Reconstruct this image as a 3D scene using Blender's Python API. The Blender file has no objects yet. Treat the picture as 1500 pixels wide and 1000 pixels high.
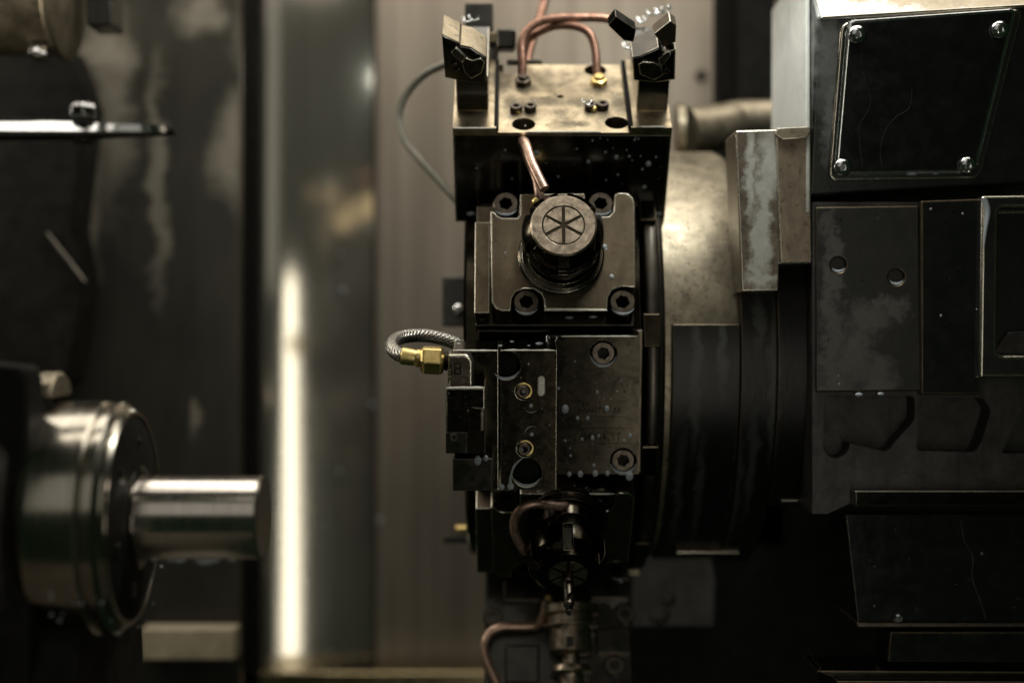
import bpy, bmesh, math, random
from mathutils import Vector, Matrix
random.seed(7)
R = math.radians
sc = bpy.context.scene
COL = sc.collection
S = 0.0004            # one layout unit is 0.4 mm
D = 2083.3            # camera distance from the plane in focus, in units

# ------------------------------------------------------------------ camera
cd = bpy.data.cameras.new('camera'); cam = bpy.data.objects.new('camera', cd); COL.objects.link(cam)
cam.location = (0, -D * S, 0); cam.rotation_euler = (R(90), 0, 0)
cd.lens = 50; cd.sensor_width = 36; cd.clip_start = 0.01; cd.clip_end = 50
cd.dof.use_dof = True; cd.dof.focus_distance = D * S; cd.dof.aperture_fstop = 2.6
sc.camera = cam
# ------------------------------------------------------------------ world and lamps
w = bpy.data.worlds.new('World'); sc.world = w; w.use_nodes = True
bg = w.node_tree.nodes['Background']; bg.inputs[0].default_value = (0.26, 0.52, 0.26, 1); bg.inputs[1].default_value = 0.018
sc.view_settings.view_transform = 'Standard'; sc.view_settings.look = 'None'; sc.view_settings.gamma = 1; sc.view_settings.exposure = 0.35
sc.cycles.use_denoising = True
sc.cycles.caustics_reflective = False; sc.cycles.caustics_refractive = False
sc.cycles.max_bounces = 8

def area(name, loc, target, sx, sy, radiance, color):
    l = bpy.data.lights.new(name, 'AREA'); l.shape = 'RECTANGLE'; l.size = sx * S; l.size_y = sy * S
    l.energy = radiance * math.pi * (sx * S) * (sy * S); l.color = color
    o = bpy.data.objects.new(name, l); COL.objects.link(o)
    o.location = Vector(loc) * S
    o.rotation_euler = (Vector(target) - Vector(loc)).to_track_quat('-Z', 'Y').to_euler()
    return o
area('work_lamp', (-150, 225, 1650), (-150, 225, 0), 2900, 1400, 2.6, (1.0, .945, .855))
area('door_window_lamp', (0, -1500, 1750), (0, 200, 0), 1300, 500, 1.0, (1.0, .93, .83))
area('doorway_lamp', (-900, -2300, 1050), (-900, 0, 950), 2200, 1600, .26, (1.0, .96, .88))
area('roof_lamp', (330, -60, 900), (420, 80, 0), 260, 120, 42.0, (.95, 1.0, .97))
area('side_lamp', (-1500, 250, 620), (0, 100, 100), 300, 420, 12.0, (1.0, .93, .81))
area('window_strip_lamp', (520, -2500, -640), (-500, 1300, -200), 215, 1960, 4.2, (1.0, .95, .84))

# ------------------------------------------------------------------ materials
def new_mat(name):
    m = bpy.data.materials.new(name); m.use_nodes = True
    nt = m.node_tree; nt.nodes.clear()
    out = nt.nodes.new('ShaderNodeOutputMaterial'); b = nt.nodes.new('ShaderNodeBsdfPrincipled')
    nt.links.new(b.outputs[0], out.inputs[0])
    return m, nt, b
def node(nt, t, **kw):
    n = nt.nodes.new(t)
    for k, v in kw.items(): setattr(n, k, v)
    return n
def ramp(nt, fac, stops):
    r = node(nt, 'ShaderNodeValToRGB'); nt.links.new(fac, r.inputs[0])
    el = r.color_ramp.elements
    while len(el) < len(stops): el.new(.5)
    for e, (p, c) in zip(el, stops):
        e.position = p; e.color = (*c, 1) if len(c) == 3 else (c[0], c[0], c[0], 1)
    return r.outputs[0]
def noise(nt, vec, scale, detail=6, rough=.6, dist=0):
    n = node(nt, 'ShaderNodeTexNoise'); n.inputs['Scale'].default_value = scale; n.inputs['Detail'].default_value = detail
    n.inputs['Roughness'].default_value = rough; n.inputs['Distortion'].default_value = dist
    nt.links.new(vec, n.inputs['Vector']); return n.outputs[0]
def coords(nt, stretch=(1, 1, 1), kind='Object'):
    tc = node(nt, 'ShaderNodeTexCoord'); mp = node(nt, 'ShaderNodeMapping')
    mp.inputs['Scale'].default_value = stretch
    nt.links.new(tc.outputs[kind], mp.inputs[0]); return mp.outputs[0]
def mix(nt, fac, a, b, mode='MIX'):
    m = node(nt, 'ShaderNodeMix', data_type='RGBA', blend_type=mode)
    for sock, val in ((m.inputs[0], fac), (m.inputs[6], a), (m.inputs[7], b)):
        if hasattr(val, 'links'): nt.links.new(val, sock)
        elif isinstance(val, (int, float)): sock.default_value = val
        else: sock.default_value = (*val, 1)
    return m.outputs[2]
def math_n(nt, op, a, b=0.0, clamp=False):
    m = node(nt, 'ShaderNodeMath', operation=op); m.use_clamp = clamp
    for sock, val in ((m.inputs[0], a), (m.inputs[1], b)):
        if hasattr(val, 'links'): nt.links.new(val, sock)
        else: sock.default_value = val
    return m.outputs[0]

def metal(name, c1, c2, rough=(.25, .45), metallic=1.0, scale=90, stretch=(1, 1, 1), bump=.05, bscale=900, speck=None, coat=0.0, drips=0.0):
    """worn machine metal: two-tone patina, patchy gloss, fine relief, optional specks of dirt"""
    m, nt, b = new_mat(name)
    v = coords(nt, stretch)
    n = noise(nt, v, scale, 8, .65, .6)
    col = ramp(nt, n, [(.32, c1), (.68, c2)])
    if speck:
        sp = ramp(nt, noise(nt, coords(nt), 240, 7, .75), [(.55, (0,)), (.63, (1,))])
        col = mix(nt, math_n(nt, 'MULTIPLY', sp, .75), col, speck)
    if drips:
        dn = ramp(nt, noise(nt, coords(nt, (1, 1, .08)), 130, 5, .6), [(.52, (0,)), (.66, (1,))])
        col = mix(nt, math_n(nt, 'MULTIPLY', dn, drips), col, (c1[0] * .3, c1[1] * .3, c1[2] * .3))
    nt.links.new(col, b.inputs['Base Color'])
    n2 = noise(nt, v, scale * 1.7, 6, .7)
    rr = ramp(nt, n2, [(.3, (rough[0],)), (.7, (rough[1],))])
    nt.links.new(rr, b.inputs['Roughness'])
    b.inputs['Metallic'].default_value = metallic
    b.inputs['Coat Weight'].default_value = coat; b.inputs['Coat Roughness'].default_value = .06
    if bump:
        bp = node(nt, 'ShaderNodeBump'); bp.inputs['Strength'].default_value = bump; bp.inputs['Distance'].default_value = .0006
        nt.links.new(noise(nt, v, bscale, 5, .6), bp.inputs['Height'])
        nt.links.new(bp.outputs[0], b.inputs['Normal'])
    return m

def blob_mask(nt, blobs, wobble=.02, wscale=40, soft=.85):
    """mask of irregular stains; blobs are (x, z, rx, rz) in metres in the object's own space"""
    tc = node(nt, 'ShaderNodeTexCoord').outputs['Object']
    nz = node(nt, 'ShaderNodeTexNoise'); nz.inputs['Scale'].default_value = wscale; nz.inputs['Detail'].default_value = 8
    nz.inputs['Roughness'].default_value = .65
    nt.links.new(tc, nz.inputs['Vector'])
    sub = node(nt, 'ShaderNodeVectorMath', operation='SUBTRACT'); nt.links.new(nz.outputs['Color'], sub.inputs[0]); sub.inputs[1].default_value = (.5, .5, .5)
    scl = node(nt, 'ShaderNodeVectorMath', operation='SCALE'); nt.links.new(sub.outputs[0], scl.inputs[0]); scl.inputs['Scale'].default_value = wobble * 2
    add = node(nt, 'ShaderNodeVectorMath', operation='ADD'); nt.links.new(tc, add.inputs[0]); nt.links.new(scl.outputs[0], add.inputs[1])
    total = None
    for (x, z, rx, rz) in blobs:
        s1 = node(nt, 'ShaderNodeVectorMath', operation='SUBTRACT'); nt.links.new(add.outputs[0], s1.inputs[0]); s1.inputs[1].default_value = (x, 0, z)
        s2 = node(nt, 'ShaderNodeVectorMath', operation='MULTIPLY'); nt.links.new(s1.outputs[0], s2.inputs[0]); s2.inputs[1].default_value = (1 / rx, 0, 1 / rz)
        ln = node(nt, 'ShaderNodeVectorMath', operation='LENGTH'); nt.links.new(s2.outputs[0], ln.inputs[0])
        f = math_n(nt, 'SUBTRACT', 1.25, ln.outputs['Value'], True)
        total = f if total is None else math_n(nt, 'MAXIMUM', total, f)
    return ramp(nt, total, [(.02, (0,)), (soft, (1,))])

def stained(name, base1, base2, stain, blobs, rough=.45, metallic=.6, wobble=.02, wscale=40, scale=60, stretch=(1, 1, 1), stain_metallic=.15, soft=.85, amount=1.0):
    m, nt, b = new_mat(name)
    v = coords(nt, stretch)
    col = ramp(nt, noise(nt, v, scale, 8, .65, .4), [(.32, base1), (.68, base2)])
    mk = math_n(nt, 'MULTIPLY', blob_mask(nt, blobs, wobble, wscale, soft), math_n(nt, 'ADD', .45, math_n(nt, 'MULTIPLY', noise(nt, coords(nt), 150, 8, .7), .9)), True)
    mk = math_n(nt, 'MULTIPLY', mk, amount, True)
    nt.links.new(mix(nt, mk, col, stain), b.inputs['Base Color'])
    nt.links.new(math_n(nt, 'SUBTRACT', metallic, math_n(nt, 'MULTIPLY', mk, metallic - stain_metallic)), b.inputs['Metallic'])
    nt.links.new(math_n(nt, 'ADD', rough, math_n(nt, 'MULTIPLY', mk, .25)), b.inputs['Roughness'])
    bp = node(nt, 'ShaderNodeBump'); bp.inputs['Strength'].default_value = .12; bp.inputs['Distance'].default_value = .0008
    nt.links.new(noise(nt, v, 500, 5, .6), bp.inputs['Height']); nt.links.new(bp.outputs[0], b.inputs['Normal'])
    return m

M = {}
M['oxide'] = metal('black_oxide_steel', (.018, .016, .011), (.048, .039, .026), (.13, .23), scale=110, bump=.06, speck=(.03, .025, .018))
M['tan'] = metal('worn_tan_steel', (.15, .12, .075), (.33, .27, .175), (.26, .44), scale=55, bump=.08, speck=(.05, .04, .028))
M['plate'] = metal('brown_worn_steel', (.075, .058, .038), (.13, .102, .068), (.36, .50), scale=80, stretch=(1, 1, .6), bump=.06, speck=(.07, .06, .045))
M['nose'] = metal('scuffed_collet_steel', (.17, .135, .10), (.56, .46, .35), (.28, .48), scale=190, bump=.08, speck=(.09, .07, .05))
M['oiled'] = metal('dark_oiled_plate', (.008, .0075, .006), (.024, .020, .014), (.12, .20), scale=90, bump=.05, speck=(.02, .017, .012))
M['edge'] = metal('bare_worn_edge', (.45, .41, .33), (.62, .58, .48), (.18, .30), scale=300, bump=.03)
M['gloss'] = metal('oily_black_steel', (.035, .033, .028), (.07, .063, .05), (.16, .28), scale=90, bump=.03, coat=.3)
M['screw'] = metal('oiled_screw_steel', (.04, .034, .025), (.11, .09, .07), (.25, .42), scale=260, bump=.04)
M['socket'] = metal('dark_socket', (.012, .011, .009), (.025, .022, .018), (.4, .6), scale=200, bump=0)
HOLE = M['hole'] = metal('deep_bore_shade', (.006, .006, .005), (.012, .011, .009), (.5, .7), metallic=0, scale=100, bump=0)  # near-black colour paints the shade inside bores, slits and gaps
M['steel'] = metal('turned_bright_steel', (.55, .49, .43), (.68, .62, .55), (.12, .24), scale=60, stretch=(9, .15, .15), bump=.05, bscale=260)
M['chuck'] = metal('chuck_ground_steel', (.30, .27, .215), (.46, .425, .355), (.14, .26), scale=60, stretch=(4, .4, .4), bump=.04, bscale=300)
M['darkiron'] = metal('dark_painted_iron', (.006, .006, .005), (.015, .014, .011), (.45, .65), metallic=.0, scale=70, bump=.12, bscale=400)
M['darkiron'].node_tree.nodes['Principled BSDF'].inputs['Specular IOR Level'].default_value = .06
M['black'] = metal('black_painted_panel', (.006, .007, .006), (.012, .012, .010), (.12, .24), metallic=.0, scale=50, bump=.03, bscale=250, coat=.2)
M['brass'] = metal('dull_brass', (.58, .42, .14), (.82, .64, .28), (.24, .42), scale=300, bump=.12, bscale=1500, speck=(.30, .20, .07))
M['copper'] = metal('tarnished_copper', (.15, .078, .052), (.36, .195, .135), (.28, .46), scale=180, bump=.05, speck=(.12, .06, .04))
M['copperwornlit'] = metal('scraped_lit_copper', (.28, .16, .11), (.60, .42, .32), (.28, .45), scale=420, bump=.1, speck=(.14, .07, .045))  # brighter copy of the copper; light on the dim pipes is in its colour
for k_ in ('copper', 'copperwornlit'): M[k_].node_tree.nodes['Principled BSDF'].inputs['Metallic'].default_value = .8
M['grayhose'] = metal('grey_olive_hose', (.13, .125, .095), (.19, .18, .14), (.35, .5), metallic=.3, scale=200, bump=.02)
M['silver'] = metal('bright_screw_steel', (.55, .55, .54), (.75, .75, .73), (.12, .22), scale=200, bump=.02)
M['dkgray'] = metal('grimy_grey_iron', (.018, .017, .013), (.042, .038, .031), (.40, .6), metallic=.5, scale=90, bump=.12, bscale=500, drips=.5)
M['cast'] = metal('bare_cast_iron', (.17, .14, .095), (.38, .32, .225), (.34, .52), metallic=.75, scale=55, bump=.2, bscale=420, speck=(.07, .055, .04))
M['haze'] = metal('soft_grey_cast', (.07, .066, .058), (.12, .113, .098), (.5, .7), metallic=.2, scale=40, bump=.05)
M['rib'] = metal('dark_flange_steel', (.07, .062, .05), (.13, .115, .095), (.3, .45), scale=70, stretch=(1, 1, .3), bump=.06)
HOLE.node_tree.nodes['Principled BSDF'].inputs['Specular IOR Level'].default_value = .05
def drop_mat():
    m, nt, b = new_mat('milky_coolant')
    b.inputs['Base Color'].default_value = (.40, .43, .45, 1); b.inputs['Roughness'].default_value = .05
    b.inputs['Subsurface Weight'].default_value = .25; b.inputs['Subsurface Radius'].default_value = (.002, .002, .002)
    b.inputs['Transmission Weight'].default_value = .15; b.inputs['IOR'].default_value = 1.34
    return m
M['drop'] = drop_mat()
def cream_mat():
    m, nt, b = new_mat('cream_highlight')
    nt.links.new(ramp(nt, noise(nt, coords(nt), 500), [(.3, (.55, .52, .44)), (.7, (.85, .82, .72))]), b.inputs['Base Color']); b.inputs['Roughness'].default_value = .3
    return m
M['cream'] = cream_mat()  # pale colour standing in for reflections along wet edges and the lit slot
def clear_mat():
    m, nt, b = new_mat('clear_coolant')
    b.inputs['Base Color'].default_value = (.9, .93, .93, 1); b.inputs['Roughness'].default_value = .03
    b.inputs['Transmission Weight'].default_value = 1.0; b.inputs['IOR'].default_value = 1.34
    return m
M['clear'] = clear_mat()
def braid_mat():
    m, nt, b = new_mat('braided_stainless')
    tc = node(nt, 'ShaderNodeTexCoord').outputs['UV']
    sep = node(nt, 'ShaderNodeSeparateXYZ'); nt.links.new(tc, sep.inputs[0])
    u, v = sep.outputs[0], sep.outputs[1]
    a = math_n(nt, 'SINE', math_n(nt, 'ADD', math_n(nt, 'MULTIPLY', u, .85), math_n(nt, 'MULTIPLY', v, 62.83)))
    c = math_n(nt, 'SINE', math_n(nt, 'SUBTRACT', math_n(nt, 'MULTIPLY', u, .85), math_n(nt, 'MULTIPLY', v, 62.83)))
    h = math_n(nt, 'MAXIMUM', a, c)
    col = ramp(nt, math_n(nt, 'ADD', math_n(nt, 'MULTIPLY', h, .5), .5), [(.1, (.06, .055, .045)), (.75, (.55, .52, .46))])
    nt.links.new(col, b.inputs['Base Color']); b.inputs['Metallic'].default_value = 1; b.inputs['Roughness'].default_value = .26
    bp = node(nt, 'ShaderNodeBump'); bp.inputs['Strength'].default_value = .5; bp.inputs['Distance'].default_value = .0005
    nt.links.new(h, bp.inputs['Height']); nt.links.new(bp.outputs[0], b.inputs['Normal'])
    return m
M['braid'] = braid_mat()

# ------------------------------------------------------------------ mesh helpers (all lengths in layout units)
class MB:
    def __init__(s): s.bm = bmesh.new(); s.uv = None
    def verts(s, pts): return [s.bm.verts.new(Vector(p) * S) for p in pts]
    def face(s, vs):
        try: return s.bm.faces.new(vs)
        except ValueError: return None
    def box(s, x0, x1, y0, y1, z0, z1):
        v = s.verts([(x, y, z) for x in (x0, x1) for y in (y0, y1) for z in (z0, z1)])
        for q in ((0, 1, 3, 2), (4, 6, 7, 5), (0, 4, 5, 1), (2, 3, 7, 6), (0, 2, 6, 4), (1, 5, 7, 3)): s.face([v[i] for i in q])
        return s
    def prism(s, pts, y0, y1, top=None):
        """pts: outline in x,z; from y0 to y1; top: other outline for the y1 end"""
        a = s.verts([(x, y0, z) for x, z in pts]); b = s.verts([(x, y1, z) for x, z in (top or pts)])
        s.face(a); s.face(b[::-1])
        for i in range(len(a)):
            j = (i + 1) % len(a); s.face([a[i], b[i], b[j], a[j]])
        return s
    def prismx(s, pts, x0, x1):
        """pts: outline in y,z; from x0 to x1"""
        a = s.verts([(x0, y, z) for y, z in pts]); b = s.verts([(x1, y, z) for y, z in pts])
        s.face(a); s.face(b[::-1])
        for i in range(len(a)):
            j = (i + 1) % len(a); s.face([a[i], b[i], b[j], a[j]])
        return s
    def lathe(s, prof, o=(0, 0, 0), axis=(0, -1, 0), seg=40, cap=True, ref=None):
        """prof: (radius, height along axis)"""
        ax = Vector(axis).normalized(); e1 = Vector(ref) if ref else ax.orthogonal().normalized(); e2 = ax.cross(e1)
        rings = []
        for r, h in prof:
            c = Vector(o) + ax * h
            if r < 1e-6: rings.append(s.verts([c]))
            else: rings.append(s.verts([c + (e1 * math.cos(2 * math.pi * k / seg) + e2 * math.sin(2 * math.pi * k / seg)) * r for k in range(seg)]))
        for a, b in zip(rings, rings[1:]):
            for k in range(seg):
                j = (k + 1) % seg
                if len(a) == 1 and len(b) == 1: continue
                if len(a) == 1: s.face([a[0], b[k], b[j]])
                elif len(b) == 1: s.face([a[k], b[0], a[j]])
                else: s.face([a[k], b[k], b[j], a[j]])
        if cap:
            for r in (rings[0], rings[-1]):
                if len(r) > 2: s.face(r)
        return s
    def cyl(s, o, axis, r, h, seg=36, r2=None): return s.lathe([(r, 0), (r if r2 is None else r2, h)], o, axis, seg)
    def tube(s, pts, r, seg=14, sub=8, radii=None, cap=True):
        P = [Vector(p) for p in pts]
        Q = []
        RR = []
        n = len(P)
        rad = radii or [r] * n
        for i in range(n - 1):
            p0 = P[max(i - 1, 0)]; p1 = P[i]; p2 = P[i + 1]; p3 = P[min(i + 2, n - 1)]
            for k in range(sub):
                t = k / sub
                Q.append(.5 * ((2 * p1) + (p2 - p0) * t + (2 * p0 - 5 * p1 + 4 * p2 - p3) * t * t + (3 * p1 - p0 - 3 * p2 + p3) * t ** 3))
                RR.append(rad[i] * (1 - t) + rad[i + 1] * t)
        Q.append(P[-1]); RR.append(rad[-1])
        if s.uv is None: s.uv = s.bm.loops.layers.uv.new('UVMap')
        rings = []; e = None; acc = 0; us = []
        for i, q in enumerate(Q):
            t = (Q[min(i + 1, len(Q) - 1)] - Q[max(i - 1, 0)]).normalized()
            e = t.orthogonal().normalized() if e is None else (e - t * e.dot(t)).normalized()
            f = t.cross(e)
            if i: acc += (Q[i] - Q[i - 1]).length
            us.append(acc)
            rings.append(s.verts([q + (e * math.cos(2 * math.pi * k / seg) + f * math.sin(2 * math.pi * k / seg)) * RR[i] for k in range(seg)]))
        for i in range(len(rings) - 1):
            for k in range(seg):
                j = (k + 1) % seg
                fc = s.face([rings[i][k], rings[i][j], rings[i + 1][j], rings[i + 1][k]])
                if fc:
                    for lp, (uu, vv) in zip(fc.loops, ((us[i], k / seg), (us[i], (k + 1) / seg), (us[i + 1], (k + 1) / seg), (us[i + 1], k / seg))): lp[s.uv].uv = (uu, vv)
        if cap: s.face(rings[0]); s.face(rings[-1])
        return s
    def ball(s, c, r, sc=(1, 1, 1), seg=12, ring=8):
        mt = Matrix.Translation(Vector(c) * S) @ Matrix.Diagonal((*[r * q * S for q in sc], 1))
        bmesh.ops.create_uvsphere(s.bm, u_segments=seg, v_segments=ring, radius=1, matrix=mt); return s
    def mesh(s, name):
        bmesh.ops.recalc_face_normals(s.bm, faces=s.bm.faces[:])
        me = bpy.data.meshes.new(name); s.bm.to_mesh(me); s.bm.free(); return me
    def make(s, name, mat, parent=None, bevel=0, cut=None, edge=None, smooth=35, seg=2, mw=None):
        me = s.mesh(name); me.materials.append(mat); me.materials.append(edge or mat)
        for p in me.polygons: p.use_smooth = True
        me.set_sharp_from_angle(angle=R(smooth))
        o = bpy.data.objects.new(name, me); COL.objects.link(o)
        co = None
        if cut is not None:
            cm = cut.mesh('cut'); co = bpy.data.objects.new('cut', cm); COL.objects.link(co)
            b = o.modifiers.new('b', 'BOOLEAN'); b.object = co; b.operation = 'DIFFERENCE'; b.solver = 'EXACT'; b.use_self = True
        if bevel:
            b = o.modifiers.new('v', 'BEVEL'); b.width = bevel * S; b.segments = seg; b.limit_method = 'ANGLE'; b.angle_limit = R(40)
            b.harden_normals = True; b.material = 1 if edge else -1; b.use_clamp_overlap = True
        if cut is not None or bevel:
            dg = bpy.context.evaluated_depsgraph_get(); dg.update()
            nm = bpy.data.meshes.new_from_object(o.evaluated_get(dg), preserve_all_data_layers=True, depsgraph=dg)
            o.modifiers.clear(); o.data = nm; nm.name = name; bpy.data.meshes.remove(me)
            if not bevel:
                nm.set_sharp_from_angle(angle=R(smooth))
        if co is not None: bpy.data.objects.remove(co)
        if parent is not None: o.parent = parent
        elif mw is not None: o.matrix_world = mw
        return o

def thing(name, label, cat, loc=(0, 0, 0), basis=None, group=None, kind=None):
    o = bpy.data.objects.new(name, None); COL.objects.link(o); o.empty_display_size = .01
    mw = (basis.to_4x4() if basis else Matrix.Identity(4)); mw.translation = Vector(loc) * S; o.matrix_world = mw
    return tag(o, label, cat, group, kind)
def tag(o, label=None, cat=None, group=None, kind=None):
    if label: o['label'] = label
    if cat: o['category'] = cat
    if group: o['group'] = group
    if kind: o['kind'] = kind
    return o
def at(px, py, y):
    k = (D + y) / D; return Vector(((px - 750) * k, y, (500 - py) * k))

class Frame:
    """a working plane: local x = ex, local -y = outward normal, local z = et"""
    def __init__(s, O, n, et):
        s.O = Vector(O); s.n = Vector(n).normalized(); s.et = Vector(et).normalized(); s.ex = (-s.n).cross(s.et)
        s.B = Matrix((s.ex, -s.n, s.et)).transposed()
    def hit(s, px, py, h=0):
        d = Vector((px - 750, D, 500 - py)); c = Vector((0, -D, 0))
        t = ((s.O - c).dot(s.n) + h) / d.dot(s.n); p = c + d * t - s.O
        return (p.dot(s.ex), p.dot(s.et))
    def poly(s, pts, h): return [s.hit(a, b, h) for a, b in pts]
    def p3(s, px, py, h): a, b = s.hit(px, py, h); return (a, -h, b)
    def ext(s, pt): return s.O + s.B @ Vector(pt)
    def inv(s, p): return s.B.transposed() @ (Vector(p) - s.O)

AXIS = Vector((0, 525, -18)); APO = 375
def station(th, u=75):
    c, sn = math.cos(R(th)), math.sin(R(th))
    n = Vector((0, -c, sn)); et = Vector((0, sn, c))
    return Frame(AXIS + n * APO + Vector((u, 0, 0)), n, et)
def rr(x0, x1, z0, z1, r, n=5):
    pts = []
    for cx, cz, a in ((x1 - r, z1 - r, 0), (x0 + r, z1 - r, 90), (x0 + r, z0 + r, 180), (x1 - r, z0 + r, 270)):
        pts += [(cx + r * math.cos(R(a + 90 * k / n)), cz + r * math.sin(R(a + 90 * k / n))) for k in range(n + 1)]
    return pts

_screw = {}
def screw(parent, x, y, z, r, name='socket_screw', mat='screw', axis=None, hgt=None):
    """socket head cap screw, head top at local (x, y, z), pointing along -y"""
    key = (round(r, 1), mat, hgt)
    hh = hgt or r * .9
    if key not in _screw:
        b = MB(); b.lathe([(r * .98, -hh), (r, -r * .12), (r * .9, 0)], seg=36)
        c = MB(); c.lathe([(r * .56, -hh * .75), (r * .56, .5)], seg=6)
        o = b.make(name, M[mat], parent, cut=c, smooth=25)
        h = MB().lathe([(r * .56, -hh * .745), (r * .56, -hh * .74)], seg=6).make('hex_socket', M['socket'], o)
        _screw[key] = o
    else:
        src = _screw[key]; o = src.copy(); o.name = name; COL.objects.link(o); o.parent = parent
        for ch in src.children: c2 = ch.copy(); COL.objects.link(c2); c2.parent = o
    o.location = Vector((x, y, z)) * S
    return o

DROPS = {}
def drop_mb(key):
    if key not in DROPS: DROPS[key] = MB()
    return DROPS[key]
def drop(key, fr, px, py, h, r, flat=.45, tall=1.0):
    r *= .86; tall *= 1.12
    """a bead of coolant on a plane of the frame"""
    a, b = fr.hit(px, py, h); c = fr.ext((a, -h, b))
    k = drop_mb(key)
    mt = Matrix.Translation(c * S) @ fr.B.to_4x4() @ Matrix.Diagonal((r * S, r * flat * S, r * tall * S, 1))
    bmesh.ops.create_uvsphere(k.bm, u_segments=10, v_segments=7, radius=1, matrix=mt)
def crescent(key, fr, px, py, h, r, a0=200, a1=340, t=2.5, ry=None):
    """a meniscus of coolant lying in the lower rim of a hole or round a screw"""
    u, v = fr.hit(px, py, h); pts = []; rad = []
    for k in range(9):
        a = R(a0 + (a1 - a0) * k / 8)
        pts.append(fr.ext((u + r * math.cos(a), -h, v + (ry or r) * math.sin(a)))); rad.append(max(.3, t * math.sin(math.pi * k / 8)))
    drop_mb(key).tube(pts, 1, 8, 2, rad)
def spray(key, fr, x0, x1, y0, y1, h, n, rmin=.6, rmax=2.4, seed=0):
    rd = random.Random(seed)
    for _ in range(n):
        drop('clear' if rd.random() < .7 else key, fr, rd.uniform(x0, x1), rd.uniform(y0, y1), h, rmin + (rmax - rmin) * rd.random() ** 3, .45, rd.uniform(.8, 1.5))

# ------------------------------------------------------------------ turret drum
tb = thing('turret_drum', 'dark oily twelve sided turret drum carrying the tool holders', 'turret', AXIS + Vector((75, 0, 0)))
def ngon(r, n=12, off=-10 + 15): return [(-r / math.cos(math.pi / n) * math.cos(R(off + 360 / n * k)), r / math.cos(math.pi / n) * math.sin(R(off + 360 / n * k))) for k in range(n)]
MB().prismx(ngon(APO - 1), -122, 128).make('drum_body', M['oxide'], tb, bevel=2, edge=M['rib'])
b = MB(); b.lathe([(300, 0), (392, 0), (396, 4), (396, 20), (392, 24), (300, 24)], (133, 0, 0), (1, 0, 0), 96); b.make('flange_ring', M['rib'], tb, smooth=50)
b = MB(); b.lathe([(300, 0), (362, 0), (368, 5), (368, 26), (360, 29), (300, 29)], (-152, 0, 0), (1, 0, 0), 96); b.make('clamp_ring', M['oxide'], tb, smooth=50)
for th in range(0, 360, 30):
    n = Vector((0, -math.cos(R(th + 5)), math.sin(R(th + 5))))
    f = Frame(n * 380 + Vector((142, 0, 0)), n, Vector((0, math.sin(R(th + 5)), math.cos(R(th + 5)))))
    bb = MB(); bb.box(-13, 13, -25, 6, -26, 26)
    bb.make('index_key', M['oxide'], tb, bevel=2, edge=M['plate']).matrix_local = (Matrix.Translation(f.O * S) @ f.B.to_4x4())

# ------------------------------------------------------------------ collet holders
def zoomC(p): return (640 + p[0] * .3, 200 + p[1] * .3)
FC = station(20)
OUTL = [(262, 362), (282, 368), (296, 385), (320, 396), (390, 396), (405, 380), (405, 280), (722, 276), (728, 340), (745, 372), (780, 390), (840, 388), (862, 365), (866, 285), (885, 272), (930, 275), (955, 295), (966, 325), (971, 736), (900, 733), (858, 750), (838, 785), (834, 845), (527, 845), (522, 800), (508, 768), (470, 745), (425, 743), (385, 760), (367, 795), (362, 852), (318, 853), (285, 838), (266, 808)]
HC = 80
plateC = FC.poly([zoomC(p) for p in OUTL], HC)
noseC = FC.hit(825.5, 330, HC + 115)
def nut_profile(): return [(0, 0), (66, 0), (66, 6), (63, 9), (60, 9), (60, 15), (52, 17), (50, 34), (55, 40), (56, 44), (56, 62), (61, 68), (61, 94), (58, 102), (47.5, 113.5), (46, 115), (31.5, 115), (30.5, 112), (0, 112)]
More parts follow.
